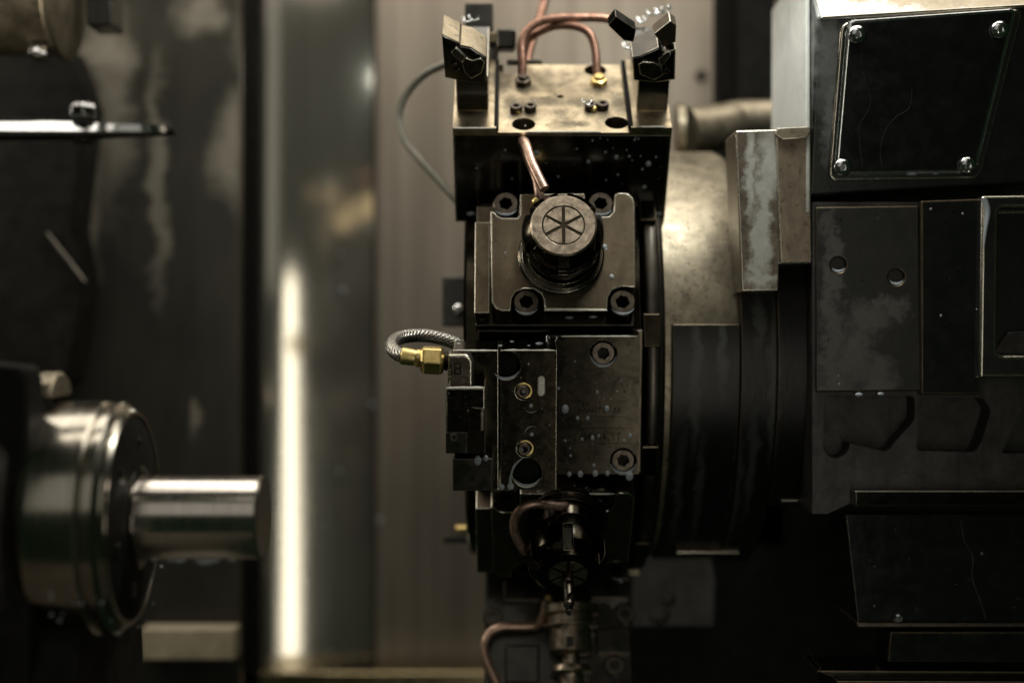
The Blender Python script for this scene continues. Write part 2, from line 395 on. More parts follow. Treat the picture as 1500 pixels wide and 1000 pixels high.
def collet_holder(fr, label, worn=True, nose=None):
    t = thing('collet_holder', label, 'tool holder', fr.O, fr.B, 'collet holders bolted round the turret')
    MB().box(-131 + 0, 114, -28, 0, -102, 102).make('mounting_flange', M['oxide'], t, bevel=2, edge=M['rib'])
    xs = [p[0] for p in plateC]; zs = [p[1] for p in plateC]
    MB().prism(plateC, -28, -HC).make('face_plate', M['plate'], t, bevel=2.2, edge=M['edge'])
    MB().box(min(xs) - 24, min(xs) - .6, -HC + 10, -20, min(zs) + 1, max(zs) - 46).make('thin_plate', M['plate'], t, bevel=1.6, edge=M['edge'])
    for px, py in ((741, 298), (880, 298), (771, 442), (912, 442)):
        u, v = FC.hit(px, py, HC - 4); screw(t, u, -HC + 4, v, 20, hgt=46)
    cx, cz = nose or noseC
    cut = MB()
    for k in range(6):
        a = R(30 + 60 * k); c, s_ = math.cos(a), math.sin(a)
        e = Vector((c, 0, s_)); f = Vector((-s_, 0, c)); o = Vector((cx, 0, cz))
        pts = []
        for y in (-HC - 62, -HC - 125):
            for q in (e * 50 - f * 7, e * 80 - f * 7, e * 80 + f * 7, e * 50 + f * 7): pts.append(o + q + Vector((0, y, 0)))
        v = cut.verts(pts)
        for q in ((0, 1, 2, 3), (7, 6, 5, 4), (0, 4, 5, 1), (1, 5, 6, 2), (2, 6, 7, 3), (3, 7, 4, 0)): cut.face([v[i] for i in q])
    nb = MB().lathe(nut_profile(), (cx, -HC - .5, cz), (0, -1, 0), 72)
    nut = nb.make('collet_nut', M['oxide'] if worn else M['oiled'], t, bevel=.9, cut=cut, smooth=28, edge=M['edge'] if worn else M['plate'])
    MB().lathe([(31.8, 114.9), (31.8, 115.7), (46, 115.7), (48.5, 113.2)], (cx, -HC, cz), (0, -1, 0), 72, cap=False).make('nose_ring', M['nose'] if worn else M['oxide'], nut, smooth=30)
    col = MB().lathe([(30, 105), (30, 112.2)], (cx, -HC, cz), (0, -1, 0), 48).make('collet', M['hole'], t)
    for k in range(6):
        a0, a1 = 60 * k + 90, 60 * k + 150
        pts = []
        am = R((a0 + a1) / 2); gap = 2.3; ga = math.degrees(math.asin(gap / 29.4))
        pts.append((cx + 5 * math.cos(am), cz + 5 * math.sin(am)))
        for j in range(9):
            a = R(a0 + ga + (a1 - a0 - 2 * ga) * j / 8); pts.append((cx + 29.4 * math.cos(a), cz + 29.4 * math.sin(a)))
        # slit edges parallel to the radius
        MB().prism(pts, -HC - 106, -HC - 115.2).make('collet_segment', M['nose'], col, bevel=.35, edge=None)
    return t
colA = collet_holder(FC, 'collet holder with bright scuffed round nose and star slit collet')
nz = FC
# copper nozzle pipe of the upper collet holder
p = MB()
P = [FC.p3(790, 300, HC + 8), FC.p3(790, 285, HC + 18), FC.p3(786, 262, HC + 20), FC.p3(776, 236, HC + 18), FC.p3(767, 214, HC + 24), FC.p3(766, 207, HC + 44), FC.p3(770, 212, HC + 62), FC.p3(778, 236, HC + 72), FC.p3(788, 258, HC + 78), FC.p3(797.5, 277, HC + 80)]
p.tube(P, 7.6, 16, 8)
p.make('coolant_pipe', M['copperwornlit'], colA, smooth=60)
u, v = FC.hit(787, 298, HC + 6); MB().lathe([(12, -12), (12, -4), (9, 0), (9, 5)], (u, -HC - 6, v), (0, -1, 0), 6).ball((u, -HC - 12, v), 9.5).make('pipe_fitting', M['brass'], colA, bevel=.6)
# lower collet holder: the same holder further down the drum, oily black nut
FL = station(-40)
noseL = FL.hit(832, 841, HC + 115)
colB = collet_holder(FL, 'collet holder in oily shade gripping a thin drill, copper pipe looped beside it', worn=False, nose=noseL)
p = MB(); p.tube([FL.p3(834, 735, HC + 6), FL.p3(826, 741, HC + 22), FL.p3(806, 740, HC + 30), FL.p3(785, 737, HC + 34), FL.p3(766, 743, HC + 38), FL.p3(755, 757, HC + 42), FL.p3(753, 775, HC + 48), FL.p3(761, 795, HC + 54), FL.p3(771, 809, HC + 58)], 7, 16, 8)
p.make('coolant_pipe', M['copperwornlit'], colB, smooth=60)
u, v = FL.hit(834, 735, HC); MB().lathe([(11, 0), (11, 8), (8, 11), (8, 16)], (u, -HC, v), (0, -1, 0), 6).make('pipe_fitting', M['brass'], colB, bevel=.6)
# drill
dr = MB(); cx, cz = noseL
nseg = 40; rings = []
for i in range(nseg + 1):
    h = i / nseg * 70; ang = h / 60 * 2 * math.pi if h > 30 else 30 / 60 * 2 * math.pi; ring = []
    for k in range(20):
        a = 2 * math.pi * k / 20; q = abs(math.cos(a)) ; rad = 8.2 * (1 if h <= 26 else (.55 + .45 * min(1, q * 1.9)))
        ring.append((cx + rad * math.cos(a + ang), -HC - 104 - h, cz + rad * math.sin(a + ang)))
    rings.append(dr.verts(ring))
for a, b_ in zip(rings, rings[1:]):
    for k in range(20): dr.face([a[k], b_[k], b_[(k + 1) % 20], a[(k + 1) % 20]])
tip = dr.verts([(cx, -HC - 104 - 76, cz)])[0]
for k in range(20): dr.face([rings[-1][k], tip, rings[-1][(k + 1) % 20]])
dr.face(rings[0])
o = dr.make('twist_drill', M['screw'], None, smooth=40, mw=(Matrix.Translation(FL.O * S) @ FL.B.to_4x4()))
tag(o, 'slim steel twist drill held in the shaded collet, wet tip pointing down', 'drill bit')

# ------------------------------------------------------------------ coolant block holder in the middle
FM = station(-10)
mid = thing('block_holder', 'square black block holder with braided hose and screws on the turret', 'tool holder', FM.O, FM.B)
HR, HL = 75, 160
r0, r1 = FM.hit(820, 492, HR), FM.hit(935, 694, HR)
l0, l1 = FM.hit(733, 513, HL), FM.hit(815, 717, HL)
c0, c1 = FM.hit(661, 513, HL), FM.hit(726, 719, HL)
MB().box(-128, 128, -20, 0, r1[1] - 14, r0[1]).make('mounting_flange', M['oxide'], mid, bevel=2, edge=M['rib'])
cut = MB()
for px, py in ((884, 518), (913, 675)):
    u, v = FM.hit(px, py, HR); cut.cyl((u, -HR - 5, v), (0, 1, 0), 21, 30)
MB().box(l1[0] - 8, r1[0], -HR, -20.5, r1[1], r0[1]).make('base_block', M['oiled'], mid, bevel=2, cut=cut, edge=M['edge'])
for px, py in ((884, 518), (913, 675)):
    u, v = FM.hit(px, py, HR); screw(mid, u, -HR + 4, v, 18)
# worn lettering engraved on the base block: two lines too faint to read, and their ruled lines
let = MB(); rd = random.Random(3)
for (y0, y1, xa, xb) in ((597, 605, 847, 912), (634, 645, 842, 910)):
    x = xa
    while x < xb:
        wd = rd.uniform(4.5, 6.5)
        strokes = rd.choice((((0, 0, 0, 1), (1, 0, 1, 1), (0, .5, 1, .5)), ((0, 0, 0, 1), (0, 1, 1, 1), (0, .5, .8, .5), (0, 0, 1, 0)), ((0, 0, 0, 1), (0, 0, 1, 0)), ((.5, 0, .5, 1), (0, 1, 1, 1)), ((0, 0, .5, 1), (.5, 1, 1, 0))))
        for a, b_, c, d in strokes:
            q0 = FM.p3(x + a * wd, y1 - b_ * (y1 - y0), HR + .1); q1 = FM.p3(x + c * wd, y1 - d * (y1 - y0), HR + .1)
            let.tube([q0, q1], .5, 5, 1)
        x += wd + 2.2
for (y, xa, xb) in ((609.5, 845, 912), (627, 842, 928), (649, 842, 926)): let.tube([FM.p3(xa, y, HR + .1), FM.p3(xb, y, HR + .1)], .35, 5, 1)
let.make('worn_lettering', M['oxide'], mid)
# proud slab with bores
cut = MB()
for px, py, r, d in ((741, 535, 21.5, 60), (772, 692, 22, 26), (767, 573, 12.5, 10), (769, 657, 12.5, 10)):
    u, v = FM.hit(px, py, HL); cut.cyl((u, -HL - 5, v), (0, 1, 0), r, d + 5)
u, v = FM.hit(793.5, 565, HL); cut.prism(rr(u - 4.5, u + 4.5, v - 14, v + 14, 4.4), -HL - 5, -HL + 5)
ls = MB().box(l0[0], l1[0], -HL, -HR - .6, l1[1], l0[1]).make('clamp_slab', M['oxide'], mid, bevel=1.8, cut=cut, edge=M['edge'])
for px, py, r in ((741, 535, 21), (772, 692, 21.5)):
    u, v = FM.hit(px, py, HL); MB().cyl((u, -HL + 24, v), (0, 1, 0), r - .5, 2).make('bore', M['hole'], mid)
for px, py in ((767, 573), (769, 657)):
    u, v = FM.hit(px, py, HL)
    MB().lathe([(12, 0), (12, 6), (9, 6), (9, 0)], (u + 1.5, -HL + 8, v + 1), (0, -1, 0), 32, cap=False).make('brass_bush', M['brass'], mid)
    screw(mid, u - 1, -HL - 5, v, 9.5, 'set_screw', hgt=13)
for px, py in ((778, 593), (780, 635)):
    u, v = FM.hit(px, py, HL); MB().lathe([(11, -.4), (11, .5), (9.8, .5), (9.6, .1), (3, .1), (2.5, -.6), (0, -.6)], (u, -HL, v), (0, -1, 0), 32).make('plug', M['oxide'], mid, smooth=30)
u, v = FM.hit(793.5, 565, HL); MB().prism(rr(u - 4.2, u + 4.2, v - 13.7, v + 13.7, 4.1), -HL - .6, -HL + 4).make('milky_slot', M['cream'], mid)  # lit look of the milky slot is put into the cream colour
# left column
MB().box(c0[0] + 2, c1[0] + 5, -HL + 3, -HR - .6, c1[1], c0[1]).make('column_block', M['oxide'], mid, bevel=1.8, edge=M['edge'])
HB = HL + 66
b0, b1 = FM.hit(652.5, 568, HB), FM.hit(711, 664, HB)
MB().box(b0[0], b1[0], -HB, -HL + 3.6, b1[1], b0[1]).make('valve_box', M['oxide'], mid, bevel=2.2, edge=M['edge'])
def FP(pts, h): return FM.poly(pts, h)
MB().prism(FP([(686, 603), (691, 595.5), (706, 598), (711.3, 602), (711.3, 664.5), (686, 664.5)], HB + 5), -HB + 2, -HB - 5).make('cam_cover', M['oxide'], mid, bevel=1.3, edge=M['screw'])
MB().prism(FP([(704, 603), (708, 597), (708, 630), (704, 632)], HB + 13), -HB, -HB - 13).make('latch_tab', M['plate'], mid, bevel=.9, edge=M['edge'])
MB().prism(FP([(653, 633), (684.5, 633), (684.5, 664), (653, 664)], HB + 3), -HB + 2, -HB - 3).make('screw_cover', M['gloss'], mid, bevel=.9)
u, v = FM.hit(665, 640, HB + 3); screw(mid, u, -HB - 5, v, 6, 'set_screw', hgt=7)
d0, d1 = FM.hit(663, 671, HL + 40), FM.hit(724, 719, HL + 40)
MB().box(d0[0], d1[0] - 2, -HL - 40, -HL + 3.6, d1[1], d0[1]).make('stop_block', M['gloss'], mid, bevel=1.6, edge=M['rib'])
# elbow fitting
HE = HL + 36
ex, ez = FM.hit(675, 540, HE)
el = MB()
prof = rr(-18, 18, -24, 24, 3)
q = [(-18, -26), (18, -26), (18, 14), (14, 21), (7, 24), (-18, 24)]
el.prism([(ex + a, ez + b_) for a, b_ in q], -HE + 17, -HE - 17)
elb = el.make('elbow_fitting', M['screw'], mid, bevel=4, seg=3, edge=M['edge'])
MB().cyl((ex, -HE, ez - 25.5), (0, 0, -1), 15, 6).lathe([(17, 0), (17, 5)], (ex, -HE, ez - 31), (0, 0, -1), 30).make('collar', M['screw'], elb)
mk = MB()
for a, b_, c, d in ((-13, 10, -13, 4), (-13, 1, -13, -5), (-8, 11, -8, -4), (0, 11, 0, -4), (-8, 4, 0, 4), (-8, 11, 0, 11), (-8, -4, 0, -4)):
    mk.tube([(ex + a, -HE - 17.2, ez + b_), (ex + c, -HE - 17.2, ez + d)], .9, 6, 1)
mk.make('cast_mark', M['oxide'], elb)
nz_ = ez + 14
MB().lathe([(12, 0), (14, 1), (14, 4), (11.5, 6), (14, 8), (14, 11), (11, 13)], (ex - 18, -HE, nz_ - 3), (-1, 0, .04), 28).make('threaded_neck', M['oxide'], mid, smooth=25)
MB().lathe([(16, 0), (21.5, 4), (21.5, 29), (16, 34)], (ex - 24, -HE, nz_ - 2.5), (-1, 0, .05), 6, ref=(0, .50, .87)).make('hex_nut', M['brass'], mid, bevel=2.2, seg=3)
MB().lathe([(13, 0), (13, 5), (11.6, 8), (12.2, 13), (12.8, 27), (11.6, 28)], (ex - 57, -HE, nz_ + 1), (-1, .05, .14), 28).make('ferrule', M['brass'], mid, smooth=25)
hp = [FM.ext((ex - 80, -HE, nz_ + 4))]
hp += [at(583, 519, hp[0].y + 12), at(575, 511, hp[0].y + 34), at(574.5, 503, hp[0].y + 62), at(583, 496, hp[0].y + 92), at(602, 492, hp[0].y + 118), at(628, 492, hp[0].y + 136), at(655, 498, hp[0].y + 146), at(675, 506, hp[0].y + 150)]
MB().tube([FM.inv(q) for q in hp], 10.3, 24, 10).make('braided_hose', M['braid'], mid, smooth=60)

# ------------------------------------------------------------------ boring block on top
FT = station(50)
top = thing('turning_holder', 'wide twin turning tool holder with tan top and copper pipes', 'tool holder', FT.O, FT.B)
HT = 155
tl, tr_ = FT.hit(663, 187, HT), FT.hit(984, 184, HT)
tback = FT.hit(820, 95, HT - 9)[1]
x0, x1, z0 = tl[0], tr_[0], tl[1]
g0 = FT.hit(727, 192, HT - 9)[0]; g1 = FT.hit(924, 192, HT - 9)[0]
cut = MB(); cut.box(g0, g1, -HT - 40, -HT + 9, z0 - 40, tback + 60)
for px, py in ((748, 101), (872, 103), (767, 182), (903, 180)):
    u, v = FT.hit(px, py, HT - 9); cut.cyl((u, -HT - 20, v), (0, 1, 0), 18.5, 110, 32)
u, v = FT.hit(821, 141.5, HT - 9); cut.cyl((u, -HT - 20, v), (0, 1, 0), 5.5, 40, 20)
bl = []
for px, py, rx, rz in ((765, 160, .010, .016), (876, 160, .010, .016), (800, 148, .014, .007), (845, 150, .016, .008), (748, 150, .008, .012), (905, 152, .007, .014), (770, 128, .008, .010), (876, 130, .008, .008), (735, 120, .01, .02), (840, 182, .012, .004), (820, 165, .006, .006)):
    q = FT.hit(px, py, HT - 9); bl.append((q[0] * S, q[1] * S, rx, rz))
M['tanpad'] = stained('oily_tan_steel', (.14, .112, .07), (.50, .41, .27), (.055, .045, .03), bl, .30, 1.0, .006, 160, 70, stain_metallic=.9, amount=.8)
MB().box(x0, x1, -HT, 22, z0, tback).make('main_block', M['tanpad'], top, bevel=2.2, cut=cut, edge=M['edge'])
MB().box(-128, 128, -18, 0, -100, 100).make('mounting_flange', M['oxide'], top, bevel=2)
MB().box(x0 + 3, x1 - 3, -HT + 14, 19, z0 - 1.2, z0 + 1).make('shaded_face', M['gloss'], top, bevel=.4)  # black sheet paints the unlit front of the same steel block
for gx in (g0, g1):
    MB().box(gx - 3.5, gx + 3.5, -HT - .8, -HT + 8, z0 + 4, tback - 2).make('step_groove', M['hole'], top, bevel=.5)
for px, py in ((748, 101), (872, 103), (767, 182), (903, 180)):
    u, v = FT.hit(px, py, HT - 9); MB().cyl((u, -HT + 60, v), (0, 1, 0), 18.7, 3).make('bore', M['hole'], top)
# posts and cutting heads
for sgn in (-1, 1):
    if sgn < 0: pxa, pxb = 669, 716
    else: pxa, pxb = 932, 978
    zf = FT.hit(pxa, 162, HT)[1]
    ua, ub = FT.hit(pxa, 162, HT)[0], FT.hit(pxb, 162, HT)[0]
    MB().box(ua, ub, -HT - 62, -HT + .6, zf, tback - 2).make('tool_post', M['gloss'], top, bevel=2, edge=M['edge'])
HP = HT + 62
FH = Frame(FT.ext((0, 0, FT.hit(669, 162, HT)[1] - 12)), -FT.et, FT.n)     # the front side of the posts; its outward normal is -t
def head(name, pts, h0, h1, mat, edge=None, bev=1.2, ptsback=None):
    o = MB().prism(FH.poly(pts, h1), -h0, -h1).make(name, M[mat], top, bevel=bev, edge=M[edge] if edge else None)
    o.matrix_local = (Matrix.Translation(FT.O * S) @ FT.B.to_4x4()).inverted() @ Matrix.Translation(FH.O * S) @ FH.B.to_4x4()
    return o
def headx(mb, name, mat, parent=None, **kw):
    o = mb.make(name, M[mat], top, **kw)
    o.matrix_local = (Matrix.Translation(FT.O * S) @ FT.B.to_4x4()).inverted() @ Matrix.Translation(FH.O * S) @ FH.B.to_4x4()
    return o
head('cutting_head', [(647, 50), (672, 62), (674, 66), (690, 69), (713, 84), (713, 120), (690, 122), (652, 114)], -62, 2, 'tan', 'plate')
head('head_face', [(648, 53), (671, 64), (674, 69), (690, 72), (711, 86), (711, 120), (690, 121.5), (652, 113)], 1, 5, 'gloss', None, .6)
head('insert', [(676, 92), (682, 85), (692, 89), (704, 86), (710, 92), (705, 108), (690, 116), (680, 106)], 4, 11, 'screw', 'edge')
head('clamp_finger', [(664, 74), (668, 71), (682, 84), (676, 92), (660, 79)], 4, 15, 'rib', 'edge')
head('cutting_head', [(926, 84), (938, 81), (965, 69), (975, 76), (990, 72), (989, 117), (962, 121), (928, 118)], -62, 2, 'oxide', 'edge')
head('head_face', [(928, 87), (938, 84), (965, 72), (975, 79), (988, 76), (987, 116), (962, 119.5), (930, 117)], 1, 5, 'gloss', None, .6)
head('insert', [(935, 95), (942, 91), (958, 92), (968, 97), (972, 110), (958, 118), (938, 110)], 4, 11, 'screw', 'edge')
head('clamp_finger', [(964, 88), (978, 76), (983, 80), (972, 96), (966, 97)], 4, 15, 'rib', 'edge')
head('pipe_block', [(891, 38), (902, 24), (932, 44), (928, 62), (914, 60)], -34, -8, 'gloss', 'screw')
head('tip_block', [(958, 50), (982, 31), (991, 38), (990, 62), (972, 70)], -34, -4, 'plate', 'edge')
for px, py, r in ((667, 98, 7), (698, 95, 5.5), (941, 101, 5.5), (976, 104, 5)):
    u, v = FH.hit(px, py, 8)
    headx(MB().lathe([(r, 0), (r, 3.5), (r * .8, 4.5), (r * .55, 4.5), (r * .5, 1), (0, 1)], (u, -6, v), (0, -1, 0), 20), 'clamp_screw', 'screw', smooth=30)
# rear parts standing behind the heads
def rear(name, mb, mat, **kw): return mb.make(name, M[mat], top, **kw)
def boxat(px0, px1, py0, py1, y, dep):
    """a box facing the viewer at depth y, in the top holder's own space"""
    m = MB(); a = at(px0, py0, y); b_ = at(px1, py1, y); pts = []
    for yy in (y, y + dep):
        for xx, zz in ((a.x, a.z), (b_.x, a.z), (b_.x, b_.z), (a.x, b_.z)): pts.append(FT.inv((xx, yy, zz)))
    v = m.verts(pts)
    for q in ((0, 1, 2, 3), (7, 6, 5, 4), (0, 4, 5, 1), (1, 5, 6, 2), (2, 6, 7, 3), (3, 7, 4, 0)): m.face([v[i] for i in q])
    return m
rear('square_clamp', boxat(681, 722, 5, 42, 330, 60), 'dkgray', bevel=2)
rear('clamp_knob', boxat(727, 756, 41, 71, 270, 40), 'gloss', bevel=6, seg=3)
rear('clamp_bridge', boxat(712, 735, 47, 62, 280, 30), 'tan', bevel=2)
rear('cross_pin', boxat(742, 794, 87, 95, 290, 10), 'rib', bevel=3)
rear('clamp_block', boxat(700, 730, 65, 98, 300, 40), 'gloss', bevel=2)
def lp(px, py, y): return FT.inv(at(px, py, y))
fA = FT.ext(FT.p3(764, 122, HT - 9)); fB = FT.ext(FT.p3(875, 122, HT - 9))
yA, yB = fA.y, fB.y
MB().tube([lp(764, 124, yA), lp(765, 95, yA + 4), lp(764, 66, yA + 10), lp(771, 47, yA + 14), lp(788, 33, yA + 18), lp(815, 27, yA + 22), lp(850, 26, yA + 26), lp(885, 27, yA + 30), lp(905, 33, yA + 32), lp(915, 40, yA + 32)], 7.4, 16, 8).make('coolant_pipe', M['copper'], top, smooth=60)
MB().tube([lp(875, 124, yB), lp(874, 96, yB + 4), lp(871, 68, yB + 10), lp(862, 48, yB + 14), lp(843, 39, yB + 20), lp(815, 38, yB + 30), lp(792, 46, yB + 38), lp(775, 57, yB + 46), lp(768, 75, yB + 50), lp(766, 100, yB + 46)], 6.8, 16, 8).make('coolant_pipe', M['copper'], top, smooth=60)
for px, py, mt_ in ((766, 123, 'screw'), (877, 123, 'brass')):
    u, v = FT.hit(px, py, HT - 9); MB().lathe([(14, 0), (14, 9), (11, 10.5), (9, 10.5), (9, 15), (7.8, 16)], (u, -HT + 9, v), (0, -1, 0), 6).make('pipe_fitting', M[mt_], top, bevel=.5)
for (sx, sy), (bx, by) in (((756, 157), (759, 165)), ((777, 156), (772, 161)), ((865, 154), (868, 166)), ((883, 153), (880, 163))):
    u, v = FT.hit(sx, sy, HT - 2); screw(top, u, -HT - 1, v, 10, 'pad_screw', hgt=10)
for bx, by in ((758, 164), (870, 162)):
    u, v = FT.hit(bx, by, HT - 8); MB().ball((u, -HT + 6, v), 6).make('spray_nozzle', M['brass'], top)
o = MB().tube([at(804, -30, 420), at(797, 5, 420), at(788, 35, 400), at(779, 62, 380), at(772, 90, 360), at(770, 110, 350)], 8, 14, 8).make('copper_pipe', M['copper'], None, smooth=60)
tag(o, 'single copper pipe rising behind the tan turning holder', 'pipe')
o = MB().tube([at(668, 92, 330), at(648, 96, 340), at(618, 112, 350), at(594, 140, 360), at(584, 172, 360), at(592, 204, 350), at(615, 234, 330), at(642, 263, 310), at(668, 292, 290), at(690, 316, 280)], 7, 14, 8).make('grey_hose', M['grayhose'], None, smooth=60)
tag(o, 'thin grey hose curving out beside the turning holder', 'hose')
# swarf
def swarf(px, py, y, n, seed, label, thick=1.7):
    rd = random.Random(seed); m = MB(); c = at(px, py, y); pts = []
    for i in range(n):
        a = i * .9; pts.append(c + Vector((i * 1.6 + 5 * math.cos(a), 5 * math.sin(a * 1.1) + rd.uniform(-2, 2), 5 * math.sin(a) + i * .35 + rd.uniform(-1.5, 1.5))))
    m.tube(pts, thick, 7, 4); o = m.make('metal_chip', M['silver'], None, smooth=60); tag(o, label, 'swarf', 'curled metal chips on the holder'); return o
swarf(948, 20, 250, 26, 1, 'longest curled metal chip standing up from the cutting head')
swarf(932, 30, 240, 12, 2, 'short curled metal chip just above the cutting head')
swarf(912, 68, 215, 12, 4, 'tangled metal chip hanging under the pipe block')

swarf(676, 30, 205, 16, 9, 'fine metal chip curled on top of the tan cutting head', 1.1)
swarf(940, 112, 150, 14, 12, 'fine metal chip hanging from the insert of the black cutting head', 1.0)
swarf(690, 104, 150, 10, 15, 'fine metal chip caught at the insert of the tan cutting head', 1.0)
swarf(852, 150, 150, 9, 17, 'small metal chip lying on the tan pad beside the pad screws', .9)
swarf(800, 498, 60, 9, 19, 'small metal chip on the wet ledge above the milky slot', .8)
# ------------------------------------------------------------------ bottom drilling holder
FB = station(-70)
bot = thing('drill_chuck_holder', 'lowest tool holder with a ribbed drill chuck and bent copper pipe', 'tool holder', FB.O, FB.B)
MB().box(-122, 128, -250, 0, -95, 5).make('mounting_block', M['gloss'], bot, bevel=3, edge=M['rib'])
def front(v): return Frame(FB.ext((0, 0, v)), FB.et, -FB.n)
def onv(px, py, v, h=0): f = front(v); return FB.inv(f.ext(f.p3(px, py, h)))
VC = 48
def ax(py): return -onv(836, py, VC).y
cu = onv(836, 940, VC).x
MB().lathe([(20, ax(884)), (46, ax(888)), (46, ax(899)), (38, ax(902)), (38, ax(912)), (46, ax(915)), (46, ax(918)), (35, ax(920)), (35, ax(953)), (30, ax(957)), (15, ax(960)), (15, ax(971)), (30, ax(974)), (34, ax(981)), (34, ax(984)), (22, ax(988)), (20, ax(1012)), (24, ax(1020)), (24, ax(1045))], (cu, 0, VC), (0, -1, 0), 48).make('drill_chuck', M['nose'], bot, smooth=30)
MB().box(cu - 9, cu + 3, -ax(952), -ax(936), VC + 30, VC + 37).make('chuck_key_slot', M['gloss'], bot, bevel=1)
MB().tube([onv(801, 876, 5), onv(800, 888, 22), onv(796, 904, 34), onv(785, 915, 40), onv(762, 917, 44), onv(738, 917, 46), onv(719, 925, 46), onv(710, 943, 46), onv(712, 965, 46), onv(724, 992, 46), onv(742, 1030, 46)], 7.8, 16, 8).make('coolant_pipe', M['copperwornlit'], bot, smooth=60)
q = onv(801, 879, 5); MB().lathe([(11, 0), (11, 9), (8, 12), (8, 16)], q, (0, 0, 1), 6).make('pipe_fitting', M['brass'], bot, bevel=1)
for px, py in ((722, 905), (915, 900), (900, 975)):
    q = onv(px, py, 5); o = screw(bot, 0, 0, 0, 17); o.matrix_local = Matrix.Translation(Vector((q.x, q.y, 14)) * S) @ Matrix.Rotation(R(-90), 4, 'X')
for px0, px1, py0, py1, v1 in ((737, 800, 852, 884, 22), (862, 922, 856, 880, 20), (740, 790, 945, 1000, 18), (872, 925, 920, 960, 16)):
    a = onv(px0, py0, 5); b_ = onv(px1, py1, 5)
    MB().box(a.x, b_.x, b_.y, a.y, 4, v1).make('clamp_wedge', M['gloss'], bot, bevel=4, seg=3, edge=M['screw'])

# rear tool parts that show beside the drum
o = MB().box(-52, 0, 0, 90, 0, 88).make('tool_block', M['haze'], None, bevel=4); o.location = at(690, 478, 420) * S
MB().lathe([(9, 0), (9, 5), (6, 8), (0, 8)], (-22, 0, 30), (0, -1, 0), 20).make('block_screw', M['silver'], o)
tag(o, 'small grey tool block peeking out beside the drum', 'tool block')
pn = thing('stop_pin', 'short brass stop pin on a dark bracket beside the drum', 'stop pin', at(700, 775, 500))
MB().cyl((-40, 0, 0), (1, 0, 0), 8, 80, 24).make('pin', M['brass'], pn, bevel=2)
MB().box(-62, 40, -8, 20, -24, -12).make('pin_bracket', M['dkgray'], pn, bevel=1.5)

# ------------------------------------------------------------------ turret carriage: hub, bracket, shroud
hub = thing('turret_hub', 'round cast iron turret hub, pale and stained above, behind the drum', 'hub', AXIS + Vector((240, 0, 0)))
def xs(px, y): return (px - 750) * (D + y) / D
hubR = 362
hx0, hx1 = 158 - 240 + 75 + 4, xs(1078, 330) - 240
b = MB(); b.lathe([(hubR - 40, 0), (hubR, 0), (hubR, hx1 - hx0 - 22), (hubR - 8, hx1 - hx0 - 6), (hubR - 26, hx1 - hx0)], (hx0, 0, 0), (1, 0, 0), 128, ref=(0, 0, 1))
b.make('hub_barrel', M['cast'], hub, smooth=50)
b = MB(); b.lathe([(300, 0), (hubR + 16, 0), (hubR + 20, 4), (hubR + 20, 18), (hubR + 14, 24), (300, 24)], (hx0 - 20, 0, 0), (1, 0, 0), 128); b.make('hub_flange', M['rib'], hub, smooth=50)
# shroud below: the barrel's lower half, its shade put into the dark colour
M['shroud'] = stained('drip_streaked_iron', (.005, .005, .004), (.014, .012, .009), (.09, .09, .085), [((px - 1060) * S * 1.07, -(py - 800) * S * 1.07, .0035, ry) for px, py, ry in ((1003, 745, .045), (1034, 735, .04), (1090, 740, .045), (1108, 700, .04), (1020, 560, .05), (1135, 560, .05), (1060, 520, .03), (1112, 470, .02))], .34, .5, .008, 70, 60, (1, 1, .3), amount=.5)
sh = thing('turret_shroud', 'dark oil streaked shell on the lower half of the cast hub', 'shroud', at(1060, 800, 140))
FS = Frame(at(1060, 800, 140), (0, -1, 0), (0, 0, 1))
def shell(r, e0, e1, pxa, pxb, name, thick=16, n=36, bev=2.5, edge='plate'):
    yf = AXIS.y - r; pts = []
    for k in range(n + 1):
        e = R(e0 + (e1 - e0) * k / n); pts.append((-r * math.cos(e), r * math.sin(e)))
    for k in range(n, -1, -1):
        e = R(e0 + (e1 - e0) * k / n); pts.append((-(r - thick) * math.cos(e), (r - thick) * math.sin(e)))
    o = at(1060, 800, 140)
    pts = [(y + AXIS.y - o.y, z + AXIS.z - o.z) for y, z in pts]
    return MB().prismx(pts, xs(pxa, yf) - o.x, xs(pxb, yf) - o.x).make(name, M['shroud'], sh, bevel=bev, edge=M[edge], smooth=40)
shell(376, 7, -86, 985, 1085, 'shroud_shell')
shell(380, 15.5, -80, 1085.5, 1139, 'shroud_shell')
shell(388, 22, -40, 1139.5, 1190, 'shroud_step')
def on_shroud(e, r, pxa, pxb, name, hgt, dep, mat):
    c = Vector((0, AXIS.y - r * math.cos(R(e)), AXIS.z + r * math.sin(R(e)))); n_ = Vector((0, -math.cos(R(e)), math.sin(R(e))))
    f = Frame(c, n_, Vector((0, math.sin(R(e)), math.cos(R(e))))); o = at(1060, 800, 140)
    b = MB(); b.box(xs(pxa, c.y), xs(pxb, c.y), -dep, 4, -hgt, hgt)
    b.make(name, mat, sh, bevel=1.8, edge=M['edge']).matrix_local = Matrix.Translation((f.O - o) * S) @ f.B.to_4x4()
on_shroud(-64, 376, 990, 1083, 'drip_lip', 5, 9, M['plate'])
on_shroud(-37.5, 388, 1142, 1188, 'drip_ledge', 4, 8, M['plate'])
br = thing('clamp_bracket', 'stepped grey iron bracket streaked with pale scale and rust', 'bracket', at(1130, 420, 150))
FK = Frame(at(1130, 420, 150), (0, -.985, .17), (0, .17, .985))
M['bracket'] = stained('scaled_bracket_iron', (.07, .058, .044), (.20, .16, .115), (.46, .45, .40), [(-.008, .045, .005, .05), (-.004, .075, .007, .022), (-.012, .02, .005, .03), (-.016, .07, .004, .03), (-.01, .004, .012, .004)], .42, .6, .010, 120, 160, soft=.75)
